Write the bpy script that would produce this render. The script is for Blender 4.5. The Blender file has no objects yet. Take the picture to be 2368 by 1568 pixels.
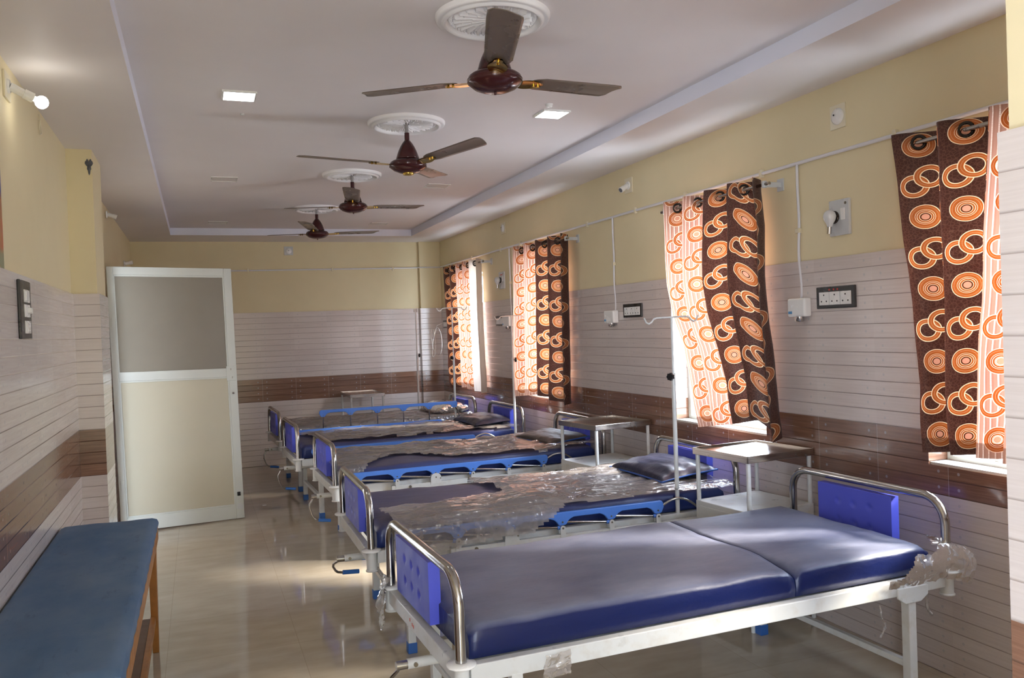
import bpy, bmesh, math, random
from mathutils import Vector, Matrix, noise
PI = math.pi
rnd = random.Random(7)
scene = bpy.context.scene
COL = scene.collection

# ------------------------------------------------------------------ mesh builder
class MB:
    def __init__(s):
        s.v = []; s.f = []; s.m = []; s.sm = []; s.uv = None
    def _add(s, vs, fs, mat=0, smooth=False):
        o = len(s.v); s.v += [tuple(p) for p in vs]
        for f in fs:
            s.f.append(tuple(i + o for i in f)); s.m.append(mat); s.sm.append(smooth)
    def box(s, a, b, mat=0):
        x0, y0, z0 = (min(a[i], b[i]) for i in range(3)); x1, y1, z1 = (max(a[i], b[i]) for i in range(3))
        s._add([(x0,y0,z0),(x1,y0,z0),(x1,y1,z0),(x0,y1,z0),(x0,y0,z1),(x1,y0,z1),(x1,y1,z1),(x0,y1,z1)],
               [(0,3,2,1),(4,5,6,7),(0,1,5,4),(1,2,6,5),(2,3,7,6),(3,0,4,7)], mat)
    def tube(s, path, r, n=12, mat=0, caps=True, closed=False):
        P = [Vector(p) for p in path]; N = len(P)
        rs = r if isinstance(r, (list, tuple)) else [r] * N
        rings = []; prev = None
        for i in range(N):
            if closed: t = P[(i+1) % N] - P[i-1]
            elif i == 0: t = P[1] - P[0]
            elif i == N-1: t = P[-1] - P[-2]
            else: t = (P[i+1]-P[i]).normalized() + (P[i]-P[i-1]).normalized()
            t.normalize()
            if prev is None:
                a = Vector((0,0,1)) if abs(t.z) < .9 else Vector((1,0,0))
                u = t.cross(a).normalized()
            else:
                u = (prev - t * prev.dot(t)).normalized()
            prev = u; w = t.cross(u)
            rings.append([P[i] + (u*math.cos(2*PI*k/n) + w*math.sin(2*PI*k/n))*rs[i] for k in range(n)])
        vs = [p for R in rings for p in R]; fs = []
        for i in range(N if closed else N-1):
            j = (i+1) % N
            for k in range(n):
                fs.append((i*n+k, i*n+(k+1)%n, j*n+(k+1)%n, j*n+k))
        s._add(vs, fs, mat, True)
        if caps and not closed:
            s._add(rings[0], [tuple(range(n))[::-1]], mat); s._add(rings[-1], [tuple(range(n))], mat)
    def cyl(s, a, b, r, n=16, mat=0): s.tube([a, b], r, n, mat)
    def lathe(s, prof, c=(0,0,0), n=32, mat=0, axis='z', smooth=True):
        vs = []; fs = []; c = Vector(c)
        def pt(r, h, k):
            x, y = r*math.cos(2*PI*k/n), r*math.sin(2*PI*k/n)
            return c + (Vector((x,y,h)) if axis == 'z' else Vector((h,x,y)) if axis == 'x' else Vector((x,h,y)))
        for (r, h) in prof:
            for k in range(n): vs.append(pt(max(r, 1e-5), h, k))
        for i in range(len(prof)-1):
            for k in range(n):
                fs.append((i*n+k, i*n+(k+1)%n, (i+1)*n+(k+1)%n, (i+1)*n+k))
        s._add(vs, fs, mat, smooth)
    def prism(s, poly, f0, f1, mat=0):
        """poly: 2-D outline; f0/f1 turn (a,b) into the 3-D front and back point"""
        n = len(poly); vs = [f0(*p) for p in poly] + [f1(*p) for p in poly]
        fs = [tuple(range(n)), tuple(range(2*n-1, n-1, -1))]
        fs += [(i, i+n, (i+1)%n+n, (i+1)%n) for i in range(n)]
        s._add(vs, fs, mat)
    def grid(s, nu, nv, fn, mat=0, smooth=True, keep=None, matfn=None):
        vs = [fn(i/nu, j/nv) for j in range(nv+1) for i in range(nu+1)]
        o = len(s.v); s.v += [tuple(p) for p in vs]
        for j in range(nv):
            for i in range(nu):
                if keep and not keep((i+.5)/nu, (j+.5)/nv): continue
                a = o + j*(nu+1)+i
                s.f.append((a, a+1, a+nu+2, a+nu+1)); s.m.append(matfn((i+.5)/nu, (j+.5)/nv) if matfn else mat); s.sm.append(smooth)
    def build(s, name, mats, parent=None, bevel=0, loc=None, fix=True, sub=0, seg=2):
        me = bpy.data.meshes.new(name)
        me.from_pydata(s.v, [], s.f)
        mats = mats if isinstance(mats, (list, tuple)) else [mats]
        for m in mats: me.materials.append(m)
        for p, mi, sm in zip(me.polygons, s.m, s.sm):
            p.material_index = mi; p.use_smooth = sm
        if fix:
            bm = bmesh.new(); bm.from_mesh(me)
            bmesh.ops.recalc_face_normals(bm, faces=bm.faces); bm.to_mesh(me); bm.free()
        me.update()
        o = bpy.data.objects.new(name, me); COL.objects.link(o)
        if parent: o.parent = parent
        if loc: o.location = loc
        if bevel:
            md = o.modifiers.new('bevel', 'BEVEL'); md.width = bevel; md.segments = seg; md.limit_method = 'ANGLE'; md.angle_limit = .6
            md.harden_normals = False
        if sub:
            md = o.modifiers.new('sub', 'SUBSURF'); md.levels = sub; md.render_levels = sub
        return o

def tag(o, label=None, cat=None, group=None, kind=None):
    if label: o['label'] = label
    if cat: o['category'] = cat
    if group: o['group'] = group
    if kind: o['kind'] = kind
    return o
def thing(name, label, cat, loc=(0,0,0), rz=0, group=None):
    o = bpy.data.objects.new(name, None); COL.objects.link(o)
    o.empty_display_size = .1
    o.location = loc; o.rotation_euler = (0,0,rz)
    return tag(o, label, cat, group)
def struct(o): o['kind'] = 'structure'; return o

def arc(c, r, a0, a1, n, f):
    return [f(c[0]+r*math.cos(a0+(a1-a0)*i/n), c[1]+r*math.sin(a0+(a1-a0)*i/n)) for i in range(n+1)]
def interp(tab, x):
    """tab sorted by key"""
    if x <= tab[0][0]: return tab[0][1]
    for (a, b), (c, d) in zip(tab, tab[1:]):
        if x <= c: return b + (d-b)*(x-a)/(c-a)
    return tab[-1][1]
def fbm(x, y, z=0, o=4): return noise.fractal(Vector((x,y,z)), 1.0, 2.0, o)

# ------------------------------------------------------------------ materials
class NT:
    def __init__(s, name):
        s.mat = bpy.data.materials.new(name); s.mat.use_nodes = True
        s.t = s.mat.node_tree; s.b = s.t.nodes['Principled BSDF']; s.out = s.t.nodes['Material Output']
    def n(s, typ, **k):
        nd = s.t.nodes.new(typ)
        for a, b in k.items(): setattr(nd, a, b)
        return nd
    def l(s, a, b): s.t.links.new(a, b)
    def val(s, sock, v):
        if hasattr(v, 'is_linked'): s.l(v, sock)
        else: sock.default_value = v
    def math(s, op, a, b=0.0, c=None, clamp=False):
        nd = s.n('ShaderNodeMath', operation=op, use_clamp=clamp)
        s.val(nd.inputs[0], a); s.val(nd.inputs[1], b)
        if c is not None: s.val(nd.inputs[2], c)
        return nd.outputs[0]
    def maprange(s, v, a, b, c=0.0, d=1.0, smooth=False):
        nd = s.n('ShaderNodeMapRange', clamp=True)
        if smooth: nd.interpolation_type = 'SMOOTHSTEP'
        s.val(nd.inputs[0], v)
        for i, q in enumerate((a,b,c,d)): s.val(nd.inputs[i+1], q)
        return nd.outputs[0]
    def mix(s, f, a, b, typ='RGBA', blend='MIX'):
        nd = s.n('ShaderNodeMix', data_type=typ)
        if typ == 'RGBA': nd.blend_type = blend
        ia = {'RGBA': (0,6,7,2), 'FLOAT': (0,2,3,0)}[typ]
        s.val(nd.inputs[ia[0]], f)
        for i, q in ((ia[1], a), (ia[2], b)):
            if isinstance(q, tuple): q = (*q[:3], 1.0)
            s.val(nd.inputs[i], q)
        return nd.outputs[ia[3]]
    def noise(s, vec=None, scale=5.0, detail=4.0, rough=.55):
        nd = s.n('ShaderNodeTexNoise'); nd.inputs['Scale'].default_value = scale
        nd.inputs['Detail'].default_value = detail; nd.inputs['Roughness'].default_value = rough
        if vec is not None: s.l(vec, nd.inputs['Vector'])
        return nd.outputs['Fac']
    def scalevec(s, vec, sc):
        nd = s.n('ShaderNodeMapping'); s.l(vec, nd.inputs['Vector']); nd.inputs['Scale'].default_value = sc
        return nd.outputs[0]
    def obj(s): return s.n('ShaderNodeTexCoord').outputs['Object']
    def pos(s): return s.n('ShaderNodeNewGeometry').outputs['Position']
    def bump(s, h, strength=.2, dist=.01):
        nd = s.n('ShaderNodeBump'); nd.inputs['Strength'].default_value = strength; nd.inputs['Distance'].default_value = dist
        s.l(h, nd.inputs['Height']); s.l(nd.outputs[0], s.b.inputs['Normal'])
    def set(s, **k):
        for a, v in k.items():
            a = {'color':'Base Color','rough':'Roughness','metal':'Metallic','spec':'Specular IOR Level','coat':'Coat Weight','ior':'IOR',
                 'trans':'Transmission Weight','alpha':'Alpha','emit':'Emission Color','estr':'Emission Strength'}[a]
            if isinstance(v, tuple): v = (*v[:3], 1.0)
            s.val(s.b.inputs[a], v)
        return s

def simple(name, color, rough=.5, metal=0.0, vary=.06, scale=6.0, spec=.5, dirt=None, dirt_amt=0.0):
    """plain paint / metal / plastic with slight tonal wear"""
    m = NT(name); o = m.obj()
    f = m.noise(o, scale)
    d = tuple(c*(1-vary*1.6) for c in color); l = tuple(min(1, c*(1+vary)) for c in color)
    c = m.mix(f, d, l)
    if dirt:
        g = m.maprange(m.noise(o, scale*2.3, 6), .52, .72)
        c = m.mix(m.math('MULTIPLY', g, dirt_amt), c, dirt)
    m.set(color=c, metal=metal, spec=spec)
    m.set(rough=m.maprange(m.noise(o, scale*1.7), .3, .7, max(.02, rough-.06), rough+.06))
    return m.mat

def tile_material(name, along, dots=True, warm=1.0):
    m = NT(name); p = m.pos()
    sx = m.n('ShaderNodeSeparateXYZ'); m.l(p, sx.inputs[0])
    z = sx.outputs[2]; u = sx.outputs[1 if along == 'y' else 0]
    s = m.math('ADD', m.math('ADD', m.maprange(z, 0.0, .885, 0.0, 12.0), m.maprange(z, .885, 1.195, 0.0, 4.0)), m.maprange(z, 1.195, 2.115, 0.0, 12.0))
    fr = m.math('FRACT', s); row = m.math('FLOOR', s)
    band = m.math('MULTIPLY', m.math('GREATER_THAN', s, 12.0), m.math('LESS_THAN', s, 16.0))
    uj = m.math('MODULO', m.math('ADD', u, 40.0 + .135), .45)           # joints every 45 cm
    dj = m.math('ABSOLUTE', m.math('SUBTRACT', uj, .225))                # .225 at a joint
    # wood-look streaks running along each strip
    cb = m.n('ShaderNodeCombineXYZ'); m.l(m.math('MULTIPLY', u, 2.2), cb.inputs[0]); m.l(m.math('MULTIPLY', z, 60.0), cb.inputs[1]); m.l(m.math('MULTIPLY', row, 3.7), cb.inputs[2])
    st = m.noise(cb.outputs[0], 1.6, 6.0, .65)
    cr = m.n('ShaderNodeCombineXYZ'); m.l(m.math('MULTIPLY', row, 1.0), cr.inputs[0]); m.l(m.math('FLOOR', m.math('MULTIPLY', m.math('ADD', u, 40.135), 1/.45)), cr.inputs[1])
    wn = m.n('ShaderNodeTexWhiteNoise'); m.l(cr.outputs[0], wn.inputs['Vector'])
    t = m.math('ADD', m.math('MULTIPLY', st, .9), m.math('MULTIPLY', wn.outputs['Value'], .22))
    t = m.maprange(t, .25, .85)
    light = m.mix(t, (.54, .475, .44), (.66, .60, .565))
    brown = m.mix(t, (.115, .055, .034), (.30, .165, .108))
    c = m.mix(band, light, brown)
    # grooves between the strips (thin and dark) and tile joints (thin, pale)
    gv = m.math('SUBTRACT', 1.0, m.maprange(fr, .012, .055))
    c = m.mix(m.math('MULTIPLY', gv, .6), c, m.mix(band, (.27, .205, .175), (.04, .018, .011)))
    jv = m.math('GREATER_THAN', dj, .2238)
    c = m.mix(m.math('MULTIPLY', jv, .55), c, (.62, .56, .50))
    if dots:
        a = m.math('SUBTRACT', m.math('SUBTRACT', .225, dj), .058)
        b = m.math('MULTIPLY', m.math('SUBTRACT', fr, .5), .0755)
        d = m.math('SQRT', m.math('ADD', m.math('MULTIPLY', a, a), m.math('MULTIPLY', b, b)))
        dm = m.maprange(d, .0065, .0085, 1.0, 0.0)
        c = m.mix(m.math('MULTIPLY', dm, .55), c, (.42, .43, .44))
    m.set(color=c, rough=m.maprange(st, .3, .7, .09, .17), spec=.5)
    h = m.math('ADD', m.maprange(fr, 0.0, .08, 0.0, 1.0, True), m.math('MULTIPLY', m.maprange(fr, .1, 1.0), -.35))
    m.bump(m.math('ADD', h, m.math('MULTIPLY', st, .10)), .6, .005)
    return m.mat

def wall_paint(name, a, b):
    m = NT(name); p = m.pos()
    f = m.maprange(m.noise(p, .9, 4), .35, .65)
    g = m.noise(p, 60, 3)
    m.set(color=m.mix(f, a, b), rough=.55, spec=.3)
    m.bump(g, .06, .003)
    return m.mat

M = {}
M['plaster'] = wall_paint('yellow_wall_paint', (.70, .61, .385), (.76, .67, .435))
M['ceiling'] = wall_paint('white_ceiling_paint', (.735, .70, .70), (.775, .745, .745))
M['cove'] = wall_paint('bluish_white_cove', (.74, .76, .86), (.77, .79, .88))  # tray sides, bluer than the flat ceiling
M['rose'] = wall_paint('white_plaster_moulding', (.80, .785, .785), (.83, .82, .82))
M['tile_y'] = tile_material('wood_strip_wall_tile_y', 'y')
M['tile_x'] = tile_material('wood_strip_wall_tile_x', 'x')
M['white'] = simple('white_powder_coat', (.62, .63, .61), .32, vary=.03, dirt=(.45, .38, .28), dirt_amt=.35)
M['chrome'] = simple('worn_chrome_tube', (.50, .485, .46), .17, 1.0, vary=.25, scale=9)
M['steel'] = simple('brushed_stainless_steel', (.52, .47, .42), .22, 1.0, vary=.08, scale=4)
M['panel_blue'] = simple('violet_blue_plastic', (.085, .105, .60), .42, vary=.05)
M['rail_blue'] = simple('sky_blue_plastic', (.085, .235, .72), .36, vary=.04)
M['grip'] = simple('blue_grip_plastic', (.035, .155, .50), .45)
M['foot'] = simple('blue_rubber', (.03, .12, .38), .5)
M['bolt'] = simple('dull_bolt_steel', (.24, .21, .16), .35, .9)
M['black'] = simple('black_plastic', (.012, .012, .013), .3)
M['pvc'] = simple('white_pvc', (.70, .70, .72), .35, vary=.03)
M['plastic_white'] = simple('white_switch_plastic', (.80, .80, .77), .25, vary=.02)
M['plastic_cream'] = simple('cream_fitting_plastic', (.74, .68, .50), .35, vary=.04)
M['grey_plate'] = simple('pale_grey_plate', (.56, .58, .58), .3, vary=.03)
M['door_white'] = simple('white_aluminium_section', (.56, .585, .545), .38, vary=.03)
M['door_cream'] = simple('cream_laminate_board', (.48, .452, .345), .42, vary=.05, scale=2)
M['fan_maroon'] = simple('maroon_enamel', (.055, .012, .012), .16, .15, vary=.1)
M['fan_blade'] = simple('brown_fan_blade_paint', (.15, .115, .09), .3, .2, vary=.03, scale=3)
M['brass'] = simple('polished_brass', (.62, .43, .10), .16, 1.0)
M['rod_grey'] = simple('chipped_down_rod', (.42, .40, .39), .5, .3, vary=.5, scale=40)
M['wood'] = simple('orange_varnished_wood', (.42, .175, .04), .35, vary=.3, scale=12)
M['wood_brown'] = simple('brown_plank', (.20, .125, .085), .5, vary=.25, scale=9)
M['red_ink'] = simple('red_marker', (.6, .06, .03), .5)
M['hole'] = simple('dark_broken_plaster', (.12, .13, .15), .9, vary=.5, scale=60)
M['dark'] = simple('dark_gap', (.02, .018, .016), .7)
M['rod_steel'] = simple('curtain_rod_steel', (.42, .39, .35), .25, 1.0)
M['eyelet'] = simple('bronze_eyelet', (.035, .028, .022), .25, .6)
M['tube_clear'] = simple('clear_hose', (.72, .70, .66), .2)
M['print_red'] = simple('red_print', (.6, .05, .04), .4)
M['print_blue'] = simple('blue_print', (.10, .30, .55), .4)

def vinyl(name, base, dust, amt, rough=.36):
    m = NT(name); o = m.obj()
    sx = m.n('ShaderNodeSeparateXYZ'); m.l(m.n('ShaderNodeNewGeometry').outputs['Normal'], sx.inputs[0])
    top = m.maprange(sx.outputs[2], .35, .95)                 # dust lies on what faces up
    f = m.maprange(m.noise(m.scalevec(o, (1.4, 2.6, 2.0)), 1.6, 7, .6), .28, .72)
    d = m.math('MULTIPLY', m.math('MULTIPLY', top, amt), m.math('ADD', .45, m.math('MULTIPLY', f, .75)), clamp=True)
    m.set(color=m.mix(d, base, dust), rough=m.math('ADD', rough, m.math('MULTIPLY', d, .22)), spec=.5)
    m.bump(m.noise(m.scalevec(o, (2.2, 5, 5)), 3.2, 4), .22, .02)
    return m.mat
M['vinyl_clean'] = vinyl('navy_vinyl_dusty', (.0015, .008, .068), (.20, .215, .29), .88)
M['vinyl'] = vinyl('navy_vinyl', (.012, .026, .125), (.10, .085, .115), .7)
M['vinyl_pillow'] = vinyl('black_navy_vinyl', (.010, .014, .045), (.05, .045, .05), .5, .27)
M['vinyl_brown'] = vinyl('brown_black_vinyl', (.020, .016, .017), (.075, .058, .052), .8, .4)
M['piping'] = simple('blue_piping_vinyl', (.012, .075, .33), .35)

def couch_cloth():
    m = NT('stained_blue_rexine'); o = m.obj()
    f = m.maprange(m.noise(m.scalevec(o, (2, 1.2, 1)), 2.2, 8, .62), .3, .72)
    g = m.maprange(m.noise(m.scalevec(o, (8, 2.2, 1)), 2.0, 6, .7), .60, .70)
    c = m.mix(f, (.042, .115, .235), (.115, .185, .29))
    c = m.mix(m.math('MULTIPLY', g, .5), c, (.03, .055, .12))
    m.set(color=c, rough=.55, spec=.35); m.bump(m.noise(o, 220, 2), .1, .002)
    return m.mat
M['couch'] = couch_cloth()

def floor_material():
    m = NT('polished_beige_floor_tile'); p = m.pos()
    sx = m.n('ShaderNodeSeparateXYZ'); m.l(p, sx.inputs[0])
    S = .713
    ux = m.math('MULTIPLY', m.math('ADD', sx.outputs[0], 20*S + .228), 1/S)
    uy = m.math('MULTIPLY', m.math('ADD', sx.outputs[1], 20*S - 5.70), 1/S)
    def line(u):
        fr = m.math('FRACT', u); d = m.math('ABSOLUTE', m.math('SUBTRACT', fr, .5))
        return m.math('GREATER_THAN', d, .4980)
    j = m.math('MAXIMUM', line(ux), line(uy))
    cr = m.n('ShaderNodeCombineXYZ'); m.l(m.math('FLOOR', ux), cr.inputs[0]); m.l(m.math('FLOOR', uy), cr.inputs[1])
    wn = m.n('ShaderNodeTexWhiteNoise'); m.l(cr.outputs[0], wn.inputs['Vector'])
    f = m.math('ADD', m.math('MULTIPLY', m.noise(m.scalevec(p, (1.2, 3.0, 1)), 3.0, 7), .8), m.math('MULTIPLY', wn.outputs['Value'], .12))
    c = m.mix(m.maprange(f, .3, .7), (.40, .345, .27), (.50, .44, .35))
    c = m.mix(m.math('MULTIPLY', j, .45), c, (.22, .17, .12))
    m.set(color=c, rough=m.maprange(m.noise(p, 2.5, 5), .3, .7, .035, .085), spec=.55)
    return m.mat
M['floor'] = floor_material()

def sheet_material(name, a=.42, col=(.52, .47, .43)):
    m = NT(name); o = m.obj(); nt = m.t
    nt.nodes.remove(m.b)
    tr = m.n('ShaderNodeBsdfTransparent'); tr.inputs[0].default_value = (.94, .93, .92, 1)
    df = m.n('ShaderNodeBsdfDiffuse'); df.inputs[0].default_value = (*col, 1)
    tl = m.n('ShaderNodeBsdfTranslucent'); tl.inputs[0].default_value = (*col, 1)
    gl = m.n('ShaderNodeBsdfGlossy'); gl.inputs['Roughness'].default_value = .15; gl.inputs[0].default_value = (.95, .95, .95, 1)
    # crumple: sharp ridges where the film is creased
    n1 = m.noise(m.scalevec(o, (1.4, 7, 5)), 1.7, 2, .5); n2 = m.noise(m.scalevec(o, (6, 4, 5)), 2.2, 2, .5)
    r1 = m.math('SUBTRACT', 1.0, m.math('ABSOLUTE', m.math('MULTIPLY', m.math('SUBTRACT', n1, .5), 5.0)), clamp=True)
    r2 = m.math('SUBTRACT', 1.0, m.math('ABSOLUTE', m.math('MULTIPLY', m.math('SUBTRACT', n2, .5), 6.0)), clamp=True)
    ridge = m.math('ADD', m.math('POWER', r1, 2.0), m.math('MULTIPLY', m.math('POWER', r2, 2.0), .6))
    bp = m.n('ShaderNodeBump'); bp.inputs['Strength'].default_value = .24; bp.inputs['Distance'].default_value = .02
    m.l(ridge, bp.inputs['Height'])
    for nd in (gl, df): m.l(bp.outputs[0], nd.inputs['Normal'])
    f = m.maprange(m.noise(m.scalevec(o, (1.5, 3, 2)), 2.6, 6, .6), .3, .72, a*.55, a*1.35)
    f = m.math('ADD', f, m.math('MULTIPLY', ridge, .10), clamp=True)
    m1 = m.n('ShaderNodeMixShader'); m1.inputs[0].default_value = .3; m.l(df.outputs[0], m1.inputs[1]); m.l(tl.outputs[0], m1.inputs[2])
    m2 = m.n('ShaderNodeMixShader'); m.l(f, m2.inputs[0]); m.l(tr.outputs[0], m2.inputs[1]); m.l(m1.outputs[0], m2.inputs[2])
    fr = m.n('ShaderNodeFresnel'); fr.inputs[0].default_value = 1.5; m.l(bp.outputs[0], fr.inputs['Normal'])
    m3 = m.n('ShaderNodeMixShader'); m.l(m.math('ADD', m.math('MULTIPLY', fr.outputs[0], .9), .03), m3.inputs[0]); m.l(m2.outputs[0], m3.inputs[1]); m.l(gl.outputs[0], m3.inputs[2])
    m.l(m3.outputs[0], m.out.inputs[0])
    return m.mat
M['sheet'] = sheet_material('dusty_clear_polythene', .34, (.60, .54, .50))
M['sheet_thin'] = sheet_material('clear_polythene', .26, (.93, .92, .90))

def curtain_material(name, kind):
    """kind: brown / light; UV in metres: U along the cloth, V height"""
    m = NT(name)
    uv = m.n('ShaderNodeUVMap').outputs[0]
    sx = m.n('ShaderNodeSeparateXYZ'); m.l(uv, sx.inputs[0]); U, V = sx.outputs[0], sx.outputs[1]
    PU, PV = .205, .345
    nz = m.noise(uv, 9.0, 3)
    u = m.math('MULTIPLY', m.math('FRACT', m.math('MULTIPLY', m.math('ADD', U, 10*PU), 1/PU)), PU)
    v = m.math('MULTIPLY', m.math('FRACT', m.math('MULTIPLY', m.math('ADD', V, 10*PV), 1/PV)), PV)
    def dist(cx, cy):
        a = m.math('SUBTRACT', u, cx); b = m.math('SUBTRACT', v, cy)
        d = m.math('SQRT', m.math('ADD', m.math('MULTIPLY', a, a), m.math('MULTIPLY', b, b)))
        return m.math('ADD', d, m.math('MULTIPLY', m.math('SUBTRACT', nz, .5), .006))
    thread = m.noise(m.scalevec(uv, (30, 260, 1)), 1.0, 2)
    if kind == 'brown':
        worm = m.n('ShaderNodeTexVoronoi', feature='DISTANCE_TO_EDGE'); worm.inputs['Scale'].default_value = 70; m.l(uv, worm.inputs['Vector'])
        base = m.mix(m.maprange(worm.outputs['Distance'], .02, .10), (.125, .060, .042), (.070, .026, .018))
    else:
        st = m.math('FRACT', m.math('MULTIPLY', U, 1/.026))
        w = m.math('LESS_THAN', st, .22); w2 = m.math('GREATER_THAN', st, .5)
        base = m.mix(m.math('MULTIPLY', w2, .5), (.42, .235, .175), (.50, .305, .235))
        base = m.mix(m.math('MULTIPLY', w, m.maprange(thread, .3, .6, .5, 1.0)), base, (.80, .66, .57))
    orange = m.mix(thread, (.33, .085, .016), (.47, .16, .042))
    cream = (.78, .60, .40) if kind == 'brown' else (.86, .66, .5)
    dark = (.05, .018, .012)
    def ramp(d, R, stops):
        nd = m.n('ShaderNodeValToRGB'); nd.color_ramp.interpolation = 'CONSTANT'
        m.l(m.math('MULTIPLY', d, 1/R), nd.inputs[0])
        els = nd.color_ramp.elements
        while len(els) < len(stops): els.new(.5)
        for e, (p, q) in zip(els, stops): e.position = p; e.color = (q, q, q, 1)
        return nd.outputs['Color']
    c = base
    # linked rings
    for cx, cy in ((.070, .235), (.126, .276)):
        d = dist(cx, cy)
        inside = m.math('MULTIPLY', m.math('GREATER_THAN', d, .0335), m.math('LESS_THAN', d, .0545))
        line = ramp(d, .07, [(0, 0), (.445, 1), (.495, 0), (.60, .35), (.625, 0), (.74, 1), (.79, 0)])
        c = m.mix(inside, c, orange)
        c = m.mix(line, c, cream)
    # disc of concentric circles
    d = dist(.100, .085)
    c = m.mix(m.math('LESS_THAN', d, .057), c, orange)
    c = m.mix(ramp(d, .07, [(0, 0), (.27, 1), (.30, 0), (.39, 1), (.42, 0), (.49, 1), (.515, 0), (.66, .3), (.68, 0), (.785, 1), (.825, 0)]), c, cream)
    c = m.mix(ramp(d, .07, [(0, 0), (.20, 1), (.25, 0)]), c, dark if kind == 'brown' else (.86, .66, .5))
    c = m.mix(m.math('LESS_THAN', d, .0135), c, (.60, .30, .20))
    # doubled cloth along the hem lets less light through
    hem = m.math('LESS_THAN', V, .068)
    m.set(color=c, rough=.42 if kind == 'brown' else .6, spec=.35)
    if 'Sheen Weight' in m.b.inputs: m.b.inputs['Sheen Weight'].default_value = .15
    m.bump(thread, .12, .002)
    tl = m.n('ShaderNodeBsdfTranslucent')
    gm = m.n('ShaderNodeGamma'); m.l(c, gm.inputs[0]); gm.inputs[1].default_value = 1.3 if kind == 'brown' else 1.4; m.l(gm.outputs[0], tl.inputs[0])
    mx = m.n('ShaderNodeMixShader')
    amt = .24 if kind == 'brown' else .31
    m.l(m.mix(hem, amt, amt*.30, 'FLOAT'), mx.inputs[0]); m.l(m.b.outputs[0], mx.inputs[1]); m.l(tl.outputs[0], mx.inputs[2])
    m.l(mx.outputs[0], m.out.inputs[0])
    return m.mat
M['cur_brown'] = curtain_material('brown_ring_print_curtain', 'brown')
M['cur_light'] = curtain_material('striped_ring_print_curtain', 'light')
def lining():
    m = NT('pale_curtain_backing'); m.set(color=(.78, .68, .60), rough=.7)
    tl = m.n('ShaderNodeBsdfTranslucent'); tl.inputs[0].default_value = (.8, .68, .58, 1)
    mx = m.n('ShaderNodeMixShader'); mx.inputs[0].default_value = .5
    m.l(m.b.outputs[0], mx.inputs[1]); m.l(tl.outputs[0], mx.inputs[2]); m.l(mx.outputs[0], m.out.inputs[0])
    return m.mat
M['cur_back'] = lining()

def emit(name, color, strength):
    m = NT(name); m.set(color=(.8,.8,.8), emit=color, estr=strength); return m.mat
M['led_on'] = emit('lit_led_diffuser', (.93, .97, 1.0), 14.0)
M['bulb_on'] = emit('lit_bulb_glass', (1.0, .95, .85), 14.0)
M['led_off'] = simple('unlit_led_diffuser', (.62, .60, .58), .35, vary=.03)
M['bulb_off'] = simple('frosted_bulb_glass', (.62, .63, .62), .12, vary=.03)

def glass_frosted():
    m = NT('grey_frosted_pane'); o = m.obj()
    m.set(color=m.mix(m.noise(o, 4), (.215, .195, .16), (.245, .225, .185)), rough=.24, spec=.5)
    return m.mat
M['frost'] = glass_frosted()

# ------------------------------------------------------------------ room
XL, XR, YF, YB, ZC, ZT = -.78, 3.40, 12.03, -5.0, 3.09, 3.18
ZW = 2.115
TK = .014                      # tiles stand proud of the plaster
WIN = [(2.08, 3.18), (4.45, 5.55), (7.47, 8.57), (10.03, 11.13)]
ZS, ZH = 1.028, 2.50

f = MB(); f.box((XL-.25, YB, -.15), (XR+.25, YF+.25, 0)); struct(f.build('floor', M['floor']))

# right wall, cut round the four windows and one more window behind the camera
w = MB(); wins = WIN
ys = [YB] + [y for ab in wins for y in ab] + [YF + .25]
def wall_strip(w, y0, y1, z0, z1):
    if z1 <= ZW + 1e-6: w.box((XR-TK, y0, z0), (XR+.2, y1, z1), 1)
    else: w.box((XR, y0, z0), (XR+.2, y1, z1), 0)
wall_strip(w, YB, YF+.25, 0, ZS); wall_strip(w, YB, YF+.25, ZH, 3.35)
for i in range(0, len(ys), 2):
    wall_strip(w, ys[i], ys[i+1], ZS, ZW); wall_strip(w, ys[i], ys[i+1], ZW, ZH)
struct(w.build('wall_right', [M['plaster'], M['tile_y']]))

w = MB()
# wide unseen opening added in the left wall's near end to let daylight in
OY0, OY1, OZ = -4.7, -1.0, 2.55
DY0, DY1, DZ = 7.10, 8.22, 2.46     # doorway the open leaf belongs to
w.box((XL-.2, YB, 0), (XL+TK, OY0, ZW), 1); w.box((XL-.2, YB, ZW), (XL, OY0, 3.35), 0)
for a_, b_ in ((OY1, DY0), (DY1, YF+.25)):
    w.box((XL-.2, a_, 0), (XL+TK, b_, ZW), 1); w.box((XL-.2, a_, ZW), (XL, b_, 3.35), 0)
w.box((XL-.2, DY0, DZ), (XL, DY1, 3.35), 0)
w.box((XL-.2, OY0, OZ), (XL, OY1, 3.35), 0)
struct(w.build('wall_left', [M['plaster'], M['tile_y']]))
w = MB()
w.box((XL, YF-TK, 0), (XR, YF+.25, ZW), 1); w.box((XL, YF, ZW), (XR, YF+.25, 3.35), 0)
struct(w.build('wall_far', [M['plaster'], M['tile_x']]))
# unseen corridor added to dim the daylight through the doorway, open at both ends
w = MB(); w.box((XL-2.0, 4.6, 0), (XL-1.8, 11.6, 3.35)); struct(w.build('wall_corridor_added', M['ceiling']))
w = MB(); w.box((XL-2.0, 4.6, -.15), (XL-.25, 11.6, 0)); struct(w.build('floor_corridor_added', M['floor']))
w = MB(); w.box((XL-2.0, 4.6, 3.0), (XL-.2, 11.6, 3.2)); struct(w.build('ceiling_corridor_added', M['ceiling']))
# plain wall behind the camera
w = MB()
w.box((XL, YB-.2, 0), (XR, YB, 3.35))
struct(w.build('wall_near', M['plaster']))

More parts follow.
